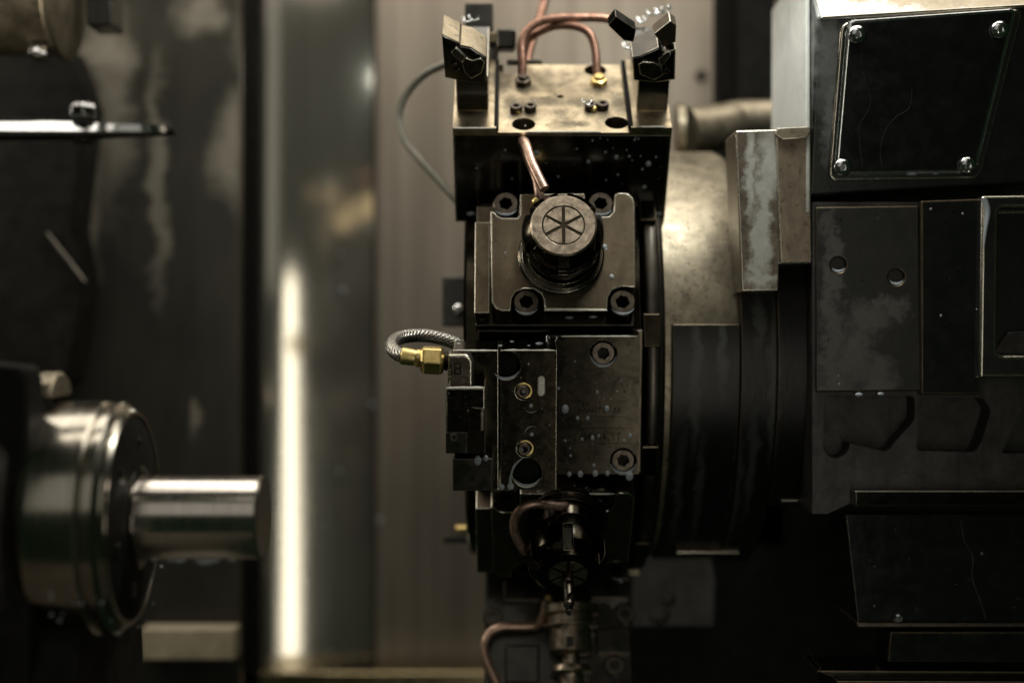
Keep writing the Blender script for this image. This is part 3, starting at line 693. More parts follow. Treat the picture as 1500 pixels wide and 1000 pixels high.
MB().prism(FK.poly([(1071, 193), (1178, 190), (1184, 300), (1189, 380), (1141, 381), (1141, 419), (1086, 420), (1080, 330)], 45), -45, 60).make('bracket_body', M['bracket'], br, bevel=3, edge=M['edge'])
MB().prism(FK.poly([(1136, 297), (1130, 192), (1180, 189), (1184, 300), (1188, 377), (1142, 378)], 49), -40, -49).make('bracket_pad', metal('rust_brown_iron', (.15, .12, .09), (.30, .23, .16), (.35, .55), metallic=.7, scale=130, stretch=(1, 1, .4), bump=.2, bscale=500, speck=(.08, .05, .03)), br, bevel=2, edge=M['edge'])
MB().prism(FK.poly([(1128, 197), (1132, 188), (1176, 186), (1180, 192), (1174, 202), (1140, 204)], 55), -46, -55).make('bracket_tab', M['cast'], br, bevel=1.5, edge=M['edge'])
# pipe elbow behind
pe = thing('coolant_manifold', 'blurred beige cast pipe elbow behind the hub', 'pipe', at(1010, 190, 620))
def pl(px, py, y): return at(px, py, y) - at(1010, 190, 620)
MB().tube([pl(1004, 192, 600), pl(1035, 190, 620), pl(1066, 182, 640), pl(1085, 176, 650), pl(1125, 174, 650), pl(1170, 174, 650)], 40, 24, 6, [46, 46, 42, 38, 36, 36]).make('elbow_pipe', M['cast'], pe, smooth=60)
MB().lathe([(34, 0), (52, 0), (52, 16), (34, 16)], pl(1002, 192, 598), (-1, 0, 0), 32).make('pipe_rim', M['cast'], pe, bevel=2)

# ------------------------------------------------------------------ headstock housing
hs = thing('headstock_housing', 'big black wet machine housing with a bolted cover plate', 'housing', at(1200, 290, 60))
HO = at(1200, 290, 60)
def zz(py, y): return (500 - py) * (D + y) / D
hx = xs(1196, 60)
def shear(o):
    # the housing's front is cut on a slight slope, higher away from the drum
    for v in o.data.vertices: v.co.z += .06 * (v.co.x - (hx - HO.x) * S)
prof = [(60, zz(24, 60)), (118, zz(288, 118)), (420, zz(288, 118)), (420, zz(-60, 150)), (150, zz(-40, 150))]
prof = [(y - HO.y, z - HO.z) for y, z in prof]
M['housing'] = stained('black_housing_paint', (.007, .008, .007), (.016, .016, .013), (.34, .35, .33), [(.006, .095, .010, .045), (.01, .055, .006, .03)], .30, .1, .012, 120, 90, amount=.55)
MB().prismx(prof, hx - HO.x, xs(1570, 60) - HO.x).make('housing_box', M['housing'], hs, bevel=6, seg=3, edge=M['housing']); shear(bpy.data.objects['housing_box'])
M['side'] = stained('pale_lit_casting', (.27, .26, .22), (.46, .45, .39), (.66, .66, .61), [(0, .08, .05, .06)], .5, .2, .02, 60, 60)  # pale tone and whiter top paint the light falling on this side
MB().box(hx - HO.x - 8, hx - HO.x - .6, 40, 330, -20, zz(-60, 60) - HO.z).make('lit_skin', M['side'], hs, bevel=3)
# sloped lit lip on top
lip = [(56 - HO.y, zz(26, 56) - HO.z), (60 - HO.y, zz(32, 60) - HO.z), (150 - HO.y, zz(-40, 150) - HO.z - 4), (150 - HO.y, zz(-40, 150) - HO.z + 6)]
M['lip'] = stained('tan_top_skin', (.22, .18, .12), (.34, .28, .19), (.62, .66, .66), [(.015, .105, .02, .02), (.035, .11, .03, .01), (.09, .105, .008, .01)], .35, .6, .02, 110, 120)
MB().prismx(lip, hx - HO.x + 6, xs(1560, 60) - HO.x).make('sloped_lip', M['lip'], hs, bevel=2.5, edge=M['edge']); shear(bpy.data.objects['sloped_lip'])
pa = Vector((0, 60, zz(24, 60))); pb = Vector((0, 118, zz(288, 118)))
et = (pa - pb).normalized(); nn = Vector((0, -et.z, et.y))
FCv = Frame(Vector((hx, 60, zz(24, 60))), nn, et)
loc_to_hs = Matrix.Translation((FCv.O - HO) * S) @ FCv.B.to_4x4()
def onface(o): o.matrix_local = loc_to_hs; return o
def rounded(pts, r, n=5):
    out = []
    N = len(pts)
    for i in range(N):
        p = Vector(pts[i]); a = Vector(pts[i - 1]); c = Vector(pts[(i + 1) % N])
        p0 = p + (a - p).normalized() * r; p1 = p + (c - p).normalized() * r
        for k in range(n + 1):
            t = k / n; q = p0 * (1 - t) ** 2 + p * 2 * t * (1 - t) + p1 * t * t; out.append((q.x, q.y))
    return out
cov = rounded(FCv.poly([(1240, 29), (1490, 11), (1429, 254), (1220, 258)], 14), 14)
cut = MB(); cut.prism(cov, -20, 2)
fr_out = rounded(FCv.poly([(1203, 36), (1512, 6), (1446, 272), (1196, 276)], 8), 16)
onface(MB().prism(rounded(FCv.poly([(1232, 33), (1500, 13), (1436, 262), (1213, 266)], 7), 16), 0, -7).make('gasket_rim', M['housing'], hs, bevel=4, seg=3, edge=M['edge']))
onface(MB().prism(cov, -6, -18).make('cover_plate', M['black'], hs, bevel=8.5, seg=2, edge=M['silver']))
for px, py in ((1255, 51), (1463, 44), (1416, 242), (1233, 245)):
    u, v = FCv.hit(px, py, 16)
    o = MB().lathe([(14, 0), (14, 2), (12, 5), (8, 8), (5, 8.8), (4.5, 5), (0, 5)], (u, -18.4, v), (0, -1, 0), 28).make('cover_screw', M['silver'], hs, smooth=40); onface(o)
# middle part of housing
F2 = Frame(at(1195, 720, 100), (0, -1, 0), (0, 0, 1))
hm = thing('carriage_casting', 'grimy black carriage casting with pockets below the cover plate', 'casting', F2.O)
M['webiron'] = metal('grimy_web_iron', (.014, .013, .010), (.055, .05, .042), (.38, .55), metallic=.35, scale=60, bump=.15, bscale=400, speck=(.02, .018, .014), drips=.4)
M['grimy'] = stained('scum_stained_iron', (.011, .011, .009), (.022, .020, .017), (.13, .118, .10), [(.008, .125, .006, .055), (.007, .09, .007, .03), (.03, .105, .016, .012), (.022, .085, .014, .022), (.045, .112, .012, .006), (.012, .065, .010, .02), (.035, .07, .012, .014)], .42, .3, .022, 75, 70, soft=.8, amount=.6)
cut = MB()
for px, py, r in ((1228, 388, 12), (1313, 406, 12.5)):
    u, v = F2.hit(px, py, 12); cut.cyl((u, -20, v), (0, 1, 0), r, 40)
u0, v0 = F2.hit(1190, 300, 0); u1, v1 = F2.hit(1570, 720, 0)
backcut = MB()
for pts in ([(1207, 578), (1340, 580), (1340, 615), (1318, 640), (1300, 662), (1206, 640)], [(1348, 582), (1440, 582), (1452, 600), (1440, 640), (1430, 662), (1342, 660)], [(1500, 590), (1570, 590), (1570, 664), (1466, 664), (1482, 630)]):
    backcut.prism(rounded(F2.poly(pts, 0), 8), -10, 45)
u, v = F2.hit(1225, 649, 0); backcut.lathe([(21, 0), (21, 60)], (u, -10, v - 2), (0, 1, 0), 28)
MB().prism(F2.poly([(1190, 296), (1570, 296), (1570, 716), (1290, 716), (1212, 752), (1190, 752)], 0), 0, 260).make('casting_body', M['webiron'], hm, bevel=7, seg=3, cut=backcut, edge=M['webiron'])
MB().prism(F2.poly([(1196, 303), (1345, 301), (1347, 572), (1196, 574)], 12), -.5, -12).make('stained_panel', M['grimy'], hm, bevel=2.5, cut=cut, edge=M['plate'])
MB().prism(F2.poly([(1349, 294), (1437, 291), (1436, 578), (1349, 578)], 22), -.5, -22).make('glossy_panel', M['black'], hm, bevel=3, seg=3, edge=M['plate'])
cut = MB(); cut.prism(rounded(F2.poly([(1463, 305), (1640, 303), (1640, 520), (1461, 520)], 34), 10), -60, -4)
MB().prism(F2.poly([(1438, 286), (1600, 284), (1600, 553), (1434, 554)], 34), -.5, -34).make('framed_door', M['housing'], hm, bevel=5.5, cut=cut, seg=3, edge=M['edge'])
u, v = F2.hit(1480, 522, 25); u2, v2 = F2.hit(1600, 470, 25)
MB().prism(F2.poly([(1462, 512), (1480, 486), (1600, 482), (1600, 520), (1462, 520)], 26), -4.5, -18).make('scummy_ledge', M['dkgray'], hm, bevel=2)
# lower ledges
MB().prismx([(-30, zz(718, 70) - F2.O.z), (-34, zz(726, 70) - F2.O.z), (-30, zz(742, 70) - F2.O.z), (200, zz(742, 70) - F2.O.z), (200, zz(718, 70) - F2.O.z)], xs(1252, 70) - F2.O.x, xs(1600, 70) - F2.O.x).make('drip_rail', M['gloss'], hm, bevel=2.5, seg=3, edge=M['rib'])
lo = thing('guard_panel', 'flat black lower guard panel speckled with small drops', 'guard panel', at(1255, 910, 120))
FG = Frame(at(1255, 910, 120), (0, -1, 0), (0, 0, 1))
MB().prism(FG.poly([(1238, 752), (1600, 752), (1600, 911), (1256, 911)], 0), 0, 120).make('guard_sheet', M['black'], lo, bevel=2, edge=M['gloss'])
MB().prismx([(-8, zz(912, 110) - FG.O.z), (-8, zz(919, 110) - FG.O.z), (120, zz(919, 110) - FG.O.z), (120, zz(912, 110) - FG.O.z)], xs(1256, 110) - FG.O.x, xs(1600, 110) - FG.O.x).make('guard_lip', M['rib'], lo, bevel=2, edge=M['plate'])
MB().prism(FG.poly([(1304, 925), (1600, 925), (1600, 969), (1300, 969)], 10), 60, -10).make('guard_channel', M['black'], lo, bevel=2, edge=M['plate'])
MB().prism(FG.poly([(1196, 982), (1600, 984), (1600, 994), (1224, 994)], 30), 80, -30).make('guard_rail', M['gloss'], lo, bevel=2, edge=M['plate'])
MB().prism(FG.poly([(1226, 997), (1600, 998), (1600, 1060), (1226, 1060)], 50), 80, -50).make('guard_plate', M['gloss'], lo, bevel=2, edge=M['plate'])
u, v = FG.hit(1316, 905, 0); MB().lathe([(7, 0), (7, 3), (5, 5), (2, 5)], (u, -.4, v), (0, -1, 0), 20).make('guard_screw', M['silver'], lo, smooth=40)

# dark machine bed behind the lower middle, and a grey drilled bracket in front of it
o = MB().prism([(xs(900, 800), zz(760, 800)), (xs(1260, 800), zz(700, 800)), (xs(1600, 800), zz(700, 800)), (xs(1600, 800), zz(1100, 800)), (xs(900, 800), zz(1100, 800))], 800, 1100).make('machine_bed', M['darkiron'], None, bevel=4)
tag(o, 'dark machine bed casting deep under the turret', 'machine bed')
cut = MB(); FD = Frame(at(990, 915, 640), (0, -1, 0), (0, 0, 1))
for px, py, r in ((980, 877, 12), (966, 900, 18)):
    u, v = FD.hit(px, py, 0); cut.cyl((u, -10, v), (0, 1, 0), r, 30)
o = MB().prism(FD.poly([(925, 808), (1040, 806), (1048, 850), (1045, 916), (925, 917)], 0), 0, 60).make('drilled_bracket', M['haze'], None, bevel=3, cut=cut, mw=Matrix.Translation(FD.O * S))
tag(o, 'soft grey bracket with two drilled holes below the shroud', 'bracket')
# dark column pieces behind, upper middle
o = MB().prism([(xs(1050, 900), zz(-60, 900)), (xs(1082, 900), zz(-60, 900)), (xs(1080, 900), zz(800, 900)), (xs(1050, 900), zz(800, 900))], 900, 960).make('dark_gap_strip', M['hole'], None, bevel=2)  # fills an open gap; the shade in it is painted black
tag(o, 'black strip for the shade in the gap beside the tan back panel', 'gap strip')
o = MB().prism([(xs(1084, 800), zz(-60, 800)), (xs(1150, 800), zz(-60, 800)), (xs(1150, 800), zz(800, 800)), (xs(1084, 800), zz(800, 800))], 800, 900).make('dark_column', M['darkiron'], None, bevel=4)
tag(o, 'dark iron column between the gap strip and pale housing side', 'column')

# ------------------------------------------------------------------ sheet metal behind
def sheet(name, prof, z0, z1, mat, thick=6, top=None):
    top = top or prof; nz = 24
    """prof: list of (x, y) in plan"""
    m = MB(); n = len(prof); F = []; B = []
    for q in range(nz + 1):
        t = q / nz; z = z0 + (z1 - z0) * t
        row = [(x0_ * (1 - t) + x1_ * t, y0_ * (1 - t) + y1_ * t, z) for (x0_, y0_), (x1_, y1_) in zip(prof, top)]
        F.append(m.verts(row)); B.append(m.verts([(x, y + thick, z_) for x, y, z_ in row]))
    for q in range(nz):
        for i in range(n - 1):
            m.face([F[q][i], F[q][i + 1], F[q + 1][i + 1], F[q + 1][i]]); m.face([B[q][i], B[q + 1][i], B[q + 1][i + 1], B[q][i + 1]])
        for i in (0, n - 1): m.face([F[q][i], F[q + 1][i], B[q + 1][i], B[q][i]])
    for q in (0, nz):
        for i in range(n - 1): m.face([F[q][i], B[q][i], B[q][i + 1], F[q][i + 1]])
    return m.make(name, mat, None, smooth=50)
def brushed(name, c1, c2, rough, sx=700, bump=.06):
    m, nt, b = new_mat(name)
    v = coords(nt, (1, 1, .004))
    n = noise(nt, v, sx, 6, .7)
    n2 = noise(nt, coords(nt, (1, 1, .25)), 9, 5, .6)
    n3 = noise(nt, coords(nt, (1, 1, .02)), 75, 4, .6)
    col = ramp(nt, math_n(nt, 'ADD', math_n(nt, 'MULTIPLY', n3, .6), math_n(nt, 'MULTIPLY', n2, .4)), [(.32, c1), (.68, c2)])
    nt.links.new(col, b.inputs['Base Color']); b.inputs['Metallic'].default_value = .85
    nt.links.new(ramp(nt, n2, [(.3, (rough[0],)), (.7, (rough[1],))]), b.inputs['Roughness'])
    bp = node(nt, 'ShaderNodeBump'); bp.inputs['Strength'].default_value = bump; bp.inputs['Distance'].default_value = .0004
    nt.links.new(n, bp.inputs['Height']); nt.links.new(bp.outputs[0], b.inputs['Normal'])
    return m
BY = 1300
ZT, ZB = zz(-80, BY), zz(1010, BY)
M['backsheet'] = brushed('brushed_tan_sheet', (.24, .20, .155), (.44, .38, .305), (.40, .55), 500, .12)
x545, x690, x1050 = xs(548, BY), xs(690, BY), xs(1049, BY)
o = sheet('brushed_sheet', [(x545 + 3, BY + 40), (x545 + 5, BY - 10), (xs(560, BY), BY - 14), (xs(645, BY), BY), (xs(652, BY), BY - 4), (x1050, BY + 20), (x1050 + 4, BY + 90)], ZB, ZT, M['backsheet'])
tag(o, 'tan brushed steel back sheet behind the turret', 'sheet metal panel')
M['mirror'] = brushed('polished_stainless', (.36, .335, .275), (.48, .45, .375), (.075, .11), 300, .02)
xa, xb = xs(374, BY), xs(547, BY)
gy = BY - 40
def guard_profile(KN):
    def tilt(t):
        for (a, b_), (c, d) in zip(KN, KN[1:]):
            if a <= t <= c: return b_ + (d - b_) * (t - a) / (c - a)
        return KN[-1][1]
    gy = BY - 40; pr = []
    for k in range(61):
        t = k / 60; pr.append((xa + (xb - xa) * t, gy)); gy += math.tan(R(tilt(t + .5 / 60))) * (xb - xa) / 60
    return pr
# guard curves tighter towards its top, shaped so the reflected streak narrows there
low = guard_profile([(0, -30), (.05, 0), (.14, 10.2), (.19, 11.45), (.30, 12.1), (.41, 12.75), (.48, 13.3), (.7, 13.5), (1.05, 13.6)])
high = guard_profile([(0, -30), (.05, 0), (.16, 8.2), (.22, 10.0), (.30, 12.1), (.38, 13.0), (.5, 13.1), (.7, 13.2), (1.05, 13.3)])
o = sheet('curved_guard', low, ZB, ZT, M['mirror'], top=high)
tag(o, 'curved polished stainless guard with one bright vertical glare streak', 'sheet metal guard')
M['leftpanel'] = stained('limescaled_black_panel', (.030, .030, .024), (.060, .055, .042), (.32, .285, .22),
    [(-.045, .20, .020, .10), (-.062, .12, .014, .08), (.085, .25, .03, .03), (.060, .16, .02, .05), (.100, .29, .035, .05), (.03, .27, .02, .02), (-.005, .13, .008, .10), (.025, -.06, .006, .02), (-.03, -.1, .005, .015)], .38, .55, .035, 18, 26, (1, 1, .35), amount=.6, soft=.8)
LY = 850
lc = at(240, 500, LY)
o = MB().box(xs(70, LY) - lc.x, xs(352, LY) - lc.x, 0, 30, zz(1060, LY), zz(-80, LY)).make('enclosure_panel', M['leftpanel'], None, bevel=2.5, edge=M['plate'], mw=Matrix.Translation(lc * S))
tag(o, 'dark enclosure panel streaked with pale limescale', 'enclosure panel')
o = MB().box(xs(340, 1180), xs(380, 1180), 1180, 1200, zz(1060, 1180), zz(-80, 1180)).make('gap_shade_strip', M['hole'], None, bevel=1)  # open gap between panels, its shade made as a black strip
tag(o, 'black strip for the shade in the gap beside the curved guard', 'gap strip')
o = MB().box(xs(330, 1100), xs(720, 1100), 1180, 1275, zz(1040, 1180), zz(984, 1180)).make('chip_tray', M['brass'] if False else metal('gold_glare_tray', (.40, .31, .17), (.62, .50, .30), (.15, .3), scale=30, bump=.08, bscale=200), None, bevel=4, seg=3)  # gold colour paints the reflected glare on a dark tray
tag(o, 'dark chip tray edge along the foot of the sheets, glare painted gold', 'tray')
o = MB().box(xs(206, 780), xs(344, 780), 780, 840, zz(966, 780), zz(921, 780)).make('tan_block', metal('pale_tan_block', (.30, .25, .16), (.48, .41, .28), (.5, .7), metallic=.1, scale=60, bump=.1), None, bevel=3)
tag(o, 'flat tan metal block low against the dark enclosure panel', 'block')

# ------------------------------------------------------------------ spindle chuck with bar
CY = -300
CO = Vector((xs(195, CY), CY, zz(757, CY)))
ck = thing('collet_chuck', 'round collet chuck with polished rim, wet with coolant', 'chuck', CO)
k = (D + CY) / D
def L(px): return (px - 195) * k
rC = 170 * k
MB().lathe([(60, L(70)), (rC * .93, L(72)), (rC * .985, L(84)), (rC, L(92)), (rC, L(158)), (rC * .985, L(162)), (rC * .96, L(164)), (rC * .96, L(168)), (rC * .985, L(171)), (rC * .985, L(180)), (rC * .95, L(186)), (rC * .93, L(188)), (rC * .93, L(193)), (rC * .91, L(197)), (rC * .875, L(197)), (rC * .87, L(191)), (60, L(191))], (0, 0, 0), (1, 0, 0), 128).make('chuck_body', M['chuck'], ck, smooth=30)
MB().lathe([(56, L(186)), (rC * .868, L(186)), (rC * .868, L(194)), (rC * .84, L(197)), (80, L(201)), (66, L(206)), (56, L(204))], (0, 0, 0), (1, 0, 0), 96).make('chuck_face', M['darkiron'], ck, smooth=30)
for i in range(6):
    a = R(60 * i + 20); c = Vector((L(197), math.cos(a) * rC * .62, math.sin(a) * rC * .62))
    MB().lathe([(10, 0), (10, 3), (8.5, 4), (5.5, 4), (5, 1), (0, 1)], c, (1, 0, 0), 24).make('face_screw', M['gloss'], ck, smooth=30)
MB().lathe([(52, L(191)), (66, L(191)), (64, L(207)), (58, L(210)), (52, L(210))], (0, 0, 0), (1, 0, 0), 64).make('collet_ring', M['gloss'], ck, smooth=30)
MB().prismx([(-46, 150), (46, 150), (34, 172), (10, 182), (-18, 180), (-38, 168)], L(55), L(92)).make('jaw_lug', M['cast'], ck, bevel=6, seg=3)
MB().lathe([(40, L(-60)), (rC * 1.12, L(-60)), (rC * 1.12, L(40)), (rC * 1.02, L(62)), (60, L(75))], (0, 0, 0), (1, 0, 0), 96).make('spindle_nose', M['dkgray'], ck, smooth=30)
rS = 60.5 * k
o = MB().lathe([(0, 0), (rS, 0), (rS, L(382) - L(190) + 0), (rS - 2.5, L(385.5) - L(190)), (0, L(385.5) - L(190))], Vector((0, 0, 0)), (1, 0, 0), 96).make('turned_bar', M['steel'], None, bevel=0, smooth=30, mw=Matrix.Translation((CO + Vector((L(190), 0, 0))) * S))
tag(o, 'shiny turned steel bar stub gripped in the collet chuck', 'workpiece')
# black sliding door edge in front of it
DY = -420
o = MB().prism([(xs(-160, DY), zz(520, DY)), (xs(34, DY), zz(535, DY)), (xs(40, DY), zz(560, DY)), (xs(44, DY), zz(1060, DY)), (xs(-160, DY), zz(1060, DY))], DY, DY + 60).make('door_edge', M['darkiron'], None, bevel=8, seg=3)
tag(o, 'black door edge cutting off the collet chuck', 'door')
o = MB().lathe([(20, 0), (150, 0), (155, 6), (155, 90), (20, 90)], at(60, 1010, -260) , (1, 0, 0), 64).make('round_casting', M['darkiron'], None, smooth=30)
tag(o, 'dark round casting under the collet chuck', 'casting')

# ------------------------------------------------------------------ upper corner: probe arm plate and motor
PY = -330
pk = (D + PY) / D
arm = thing('gauge_plate', 'thin bright rounded arm plate with a hex bolt on top', 'arm', at(100, 186, PY))
ao = at(100, 186, PY)
# plan outline of the plate in x,y
pts = [(-260, -24), (-120, -20), (-40, -10), (40, 4), (95, 18), (124, 32), (126, 40), (100, 46), (0, 50), (-260, 52)]
m = MB()
def horiz(m, pts, z0, z1):
    a = m.verts([(x, y, z0) for x, y in pts]); b_ = m.verts([(x, y, z1) for x, y in pts]); m.face(a); m.face(b_[::-1])
    for i in range(len(a)):
        j = (i + 1) % len(a); m.face([a[i], b_[i], b_[j], a[j]])
    return m
def taper(o):
    for v in o.data.vertices: v.co.z *= 1 - .6 * min(1, max(0, (v.co.x / S + 60) / 190))
def horiz2(m, pa_, pb_, z0, z1):
    a = m.verts([(x, y, z0) for x, y in pa_]); b_ = m.verts([(x, y, z1) for x, y in pb_]); m.face(a); m.face(b_[::-1])
    for i in range(len(a)):
        j = (i + 1) % len(a); m.face([a[i], b_[i], b_[j], a[j]])
    return m
ro = rounded(pts, 8, 3)
horiz(MB(), ro, -11, -6.2).make('arm_backing', M['gloss'], arm, bevel=1); taper(bpy.data.objects['arm_backing'])
horiz2(m, ro, [(x * .96, 13 + (y - 13) * .25) for x, y in ro], -6, 9).make('arm_plate', M['silver'], arm, bevel=.6, smooth=20); taper(bpy.data.objects['arm_plate'])
horiz(MB(), rounded([(x * .93 + -4, y * .3 + 10) for x, y in pts], 3, 3), 9.4, 12).make('arm_shim', M['gloss'], arm, bevel=1); taper(bpy.data.objects['arm_shim'])
MB().lathe([(14, 0), (17, 2), (17, 14), (13, 18)], (14, 16, 13), (0, 0, 1), 6).make('hex_bolt', M['screw'], arm, bevel=1.5, edge=M['silver'])
MB().cyl((14, 18, -9.5), (0, 0, -1), 15, 8, 6).make('hex_nut', M['dkgray'], arm, bevel=1.5)
mo = thing('probe_motor', 'blurred round grey motor head hanging from above', 'motor', at(60, 30, 500))
mO = at(60, 30, 500)
MB().lathe([(0, 0), (96, 0), (104, 6), (104, 150), (60, 170), (0, 170)], (-120, 0, 40), (1, 0, 0), 64).make('motor_body', M['cast'], mo, bevel=4)
MB().lathe([(0, 0), (100, 0), (112, 6), (112, 18), (96, 26), (40, 34), (0, 34)], (28, 0, 40), (1, 0, 0), 64).make('motor_flange', M['cast'], mo, bevel=3)
MB().box(88, 134, -20, 60, -14, 140).make('terminal_box', M['gloss'], mo, bevel=4)
MB().lathe([(18, 0), (20, 3), (20, 16), (10, 22)], (10, -40, -60), (0, -.3, -1), 20).make('sensor_tip', M['silver'], mo)
o = MB().prism([(xs(-120, 700), zz(80, 700)), (xs(98, 700), zz(66, 700)), (xs(128, 700), zz(150, 700)), (xs(106, 700), zz(330, 700)), (xs(122, 700), zz(420, 700)), (xs(96, 700), zz(560, 700)), (xs(-120, 700), zz(640, 700))], 700, 820).make('slab_casting', M['darkiron'], None, bevel=8, seg=3)
tag(o, 'black side casting between the probe arm and the collet chuck', 'casting')
o = MB().tube([at(68, 342, 690), at(98, 380, 690), at(124, 414, 690)], 6, 10, 4).make('steel_wiper', M['rib'], None, smooth=60)
tag(o, 'thin slanted steel wiper blade on the black side casting', 'wiper')

# ------------------------------------------------------------------ coolant: beads, rims, drips
def wet_edge_glint(key, fr, pxa, pxb, py, h, r=1.5, pyb=None, seed=0):  # bead of coolant; its overhead reflection is painted in cream
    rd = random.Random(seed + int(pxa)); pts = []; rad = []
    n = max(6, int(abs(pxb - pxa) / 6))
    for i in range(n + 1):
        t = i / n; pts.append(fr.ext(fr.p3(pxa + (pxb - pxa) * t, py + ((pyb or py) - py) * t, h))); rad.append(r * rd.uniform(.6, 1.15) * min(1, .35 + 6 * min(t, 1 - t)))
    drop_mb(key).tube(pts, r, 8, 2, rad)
for i, (px, py, r) in enumerate(((862, 237, 3.4), (950, 240, 5.5), (903, 230, 4), (922, 229, 2.6), (887, 223, 2.4), (868, 206, 2), (818, 259, 2.6), (944, 274, 3.6), (880, 290, 2.4), (905, 256, 2.2), (888, 264, 1.8), (941, 248, 2.4), (961, 230, 2.2), (786, 224, 5.5), (740, 220, 2.4), (750, 262, 2.2), (845, 218, 1.8), (930, 205, 2), (918, 220, 1.6))):
    # front side of the turning holder
    FF = Frame(FT.ext((0, 0, z0 - 1.2)), -FT.et, FT.n)
    drop('a', FF, px, py, 0, r)
spray('a', FF, 690, 975, 200, 300, 0, 70, .5, 1.8, 5)
spray('a', FT, 735, 915, 108, 188, HT - 9, 60, .8, 2.6, 6)
for px in (690, 963): drop('a', FF, px, 313, 0, 9, .5, .45)
wet_edge_glint('w', FT, 664, 727, 188, HT + .3, 1.5); wet_edge_glint('w', FT, 770, 880, 193.5, HT - 8.7, 1.8); wet_edge_glint('w', FT, 932, 975, 186, HT + .3, 1.5)
tag(DROPS['a'].make('coolant_droplets', M['drop']), 'milky coolant drops on the tan turning holder', 'droplets', kind='stuff')
DROPS.pop('a')
for px, py, r in ((896, 405, 4.2), (888, 365, 2.2), (740, 370, 1.5), (886, 361, 4), (808, 377, 4)): drop('b', FC, px, py, HC, r)
for px, py in ((741, 298), (880, 298), (771, 442), (912, 442)): crescent('b', FC, px, py - 1, HC - 6, 21, 215, 325, 2.6)
FU = Frame(FC.ext((0, 0, min(q[1] for q in plateC) + 4)), -FC.et, FC.n)
for px, py, r in ((706, 466, 9), (742, 464, 6.5), (770, 465, 5), (834, 464, 9), (869, 463, 9), (912, 463, 6), (911, 477, 5)): drop('b', FU, px, py, 0, r, .45, .55)
spray('b', FU, 705, 925, 458, 478, 0, 14, .8, 2.2, 9)
wet_edge_glint('w', FC, 797, 890, 454.5, HC - .5, 1.3)
tag(DROPS['b'].make('coolant_droplets', M['drop']), 'milky coolant drops round the scuffed star slit collet', 'droplets', kind='stuff'); DROPS.pop('b')
FX = FM
for px, py, r in ((828, 599, 6.5), (889, 598, 4.5), (875, 574, 2.5), (846, 612, 3), (861, 612, 3), (868, 641, 3.6), (877, 638, 2.6), (853, 643, 2.4), (923, 638, 4), (914, 645, 2.8), (828, 645, 2), (904, 573, 2), (836, 667, 2), (870, 681, 2.6), (818, 569, 2.4), (835, 656, 1.5), (834, 694, 4), (850, 694, 5), (872, 693, 5), (890, 693, 4), (922, 697, 7)): drop('c', FX, px, py, HR, r, .5, 1.15)
spray('c', FX, 822, 932, 500, 690, HR, 60, .5, 1.6, 11)
for px, py, r in ((778, 594, 3.4), (779, 636, 3.4), (767, 573, 3.5), (763, 659, 4.5), (735, 713, 5), (748, 712, 6), (815, 582, 1)): drop('c', FX, px, py, HL, r)
spray('c', FX, 735, 812, 515, 715, HL, 40, .5, 1.5, 12)
crescent('c', FX, 741, 535, HL - 3, 20.5, 215, 335, 3.2); crescent('c', FX, 772, 692, HL - 3, 20.5, 205, 335, 3.2)
crescent('c', FX, 884, 518, HR - 4, 19.5, 190, 350, 3); crescent('c', FX, 913, 675, HR - 4, 19.5, 190, 350, 3.2)
crescent('c', FX, 778, 593, HL, 11, 200, 340, .8); crescent('c', FX, 780, 635, HL, 11, 60, 200, .8)
drop('c', FX, 700, 674, HL + 40, 6, .6, 1.3); drop('c', FX, 712, 671, HL + 40, 4, .6, 1.2)
drop_mb('c').tube([FX.ext(FX.p3(766, 670, HL + .5)), FX.ext(FX.p3(754, 682, HL + .5)), FX.ext(FX.p3(748, 698, HL + .5)), FX.ext(FX.p3(748, 712, HL + .5))], 1, 8, 4, [.8, 1.3, 1.8, 3])
FTp = Frame(FM.ext((0, 0, l0[1])), FM.et, -FM.n)
for px, py, r in ((790, 503, 7), (733, 506, 4), (750, 500, 4), (775, 506, 3), (672, 503, 4)): drop('c', FTp, px, py, 0, r, .35, 1)
MBc = drop_mb('c'); q = FM.ext((ex, -HE, ez - 36)); 
MBc.lathe([(22, -1), (21, 3), (17, 5)], q, FM.et, 30)
spray('c', FM, 655, 708, 570, 662, HB, 30, .4, 1.3, 15)
wet_edge_glint('w', FM, 664, 726, 513.5, HL + .2, 1.7); wet_edge_glint('w', FM, 735, 813, 513, HL + .2, 1.7); wet_edge_glint('w', FM, 654, 709, 568, HB + .2, 2.0); wet_edge_glint('w', FM, 822, 932, 492.5, HR + .2, 1.2)
tag(DROPS['c'].make('coolant_droplets', M['drop']), 'milky coolant drops on the square block holder', 'droplets', kind='stuff'); DROPS.pop('c')
crescent('d', FL, 884, 735, HC - 4, 20, 200, 340, 2.6); crescent('d', FL, 910, 838, HC - 4, 20, 200, 340, 2.6)
rdm = random.Random(4)
for i in range(40):
    a = rdm.uniform(20, 170); cx_, cz_ = noseL; rr_ = rdm.uniform(58, 75)
    p3 = FL.ext((cx_ + rr_ * math.cos(R(a)), -HC - (8 if rr_ < 66 else 0), cz_ + rr_ * math.sin(R(a))))
    bmesh.ops.create_uvsphere(drop_mb('d').bm, u_segments=8, v_segments=6, radius=rdm.uniform(.8, 3.0) * S, matrix=Matrix.Translation(p3 * S))
for px, py, r in ((806, 747, 6), (847, 757, 8), (853, 731, 4), (760, 811, 3)): drop('d', FL, px, py, HC + 8, r, .5, .6)
tp = FL.ext((noseL[0], -HC - 179, noseL[1] - 3)); bmesh.ops.create_uvsphere(drop_mb('d').bm, u_segments=12, v_segments=10, radius=1, matrix=Matrix.Translation(tp * S) @ Matrix.Diagonal((6 * S, 6 * S, 9 * S, 1)))
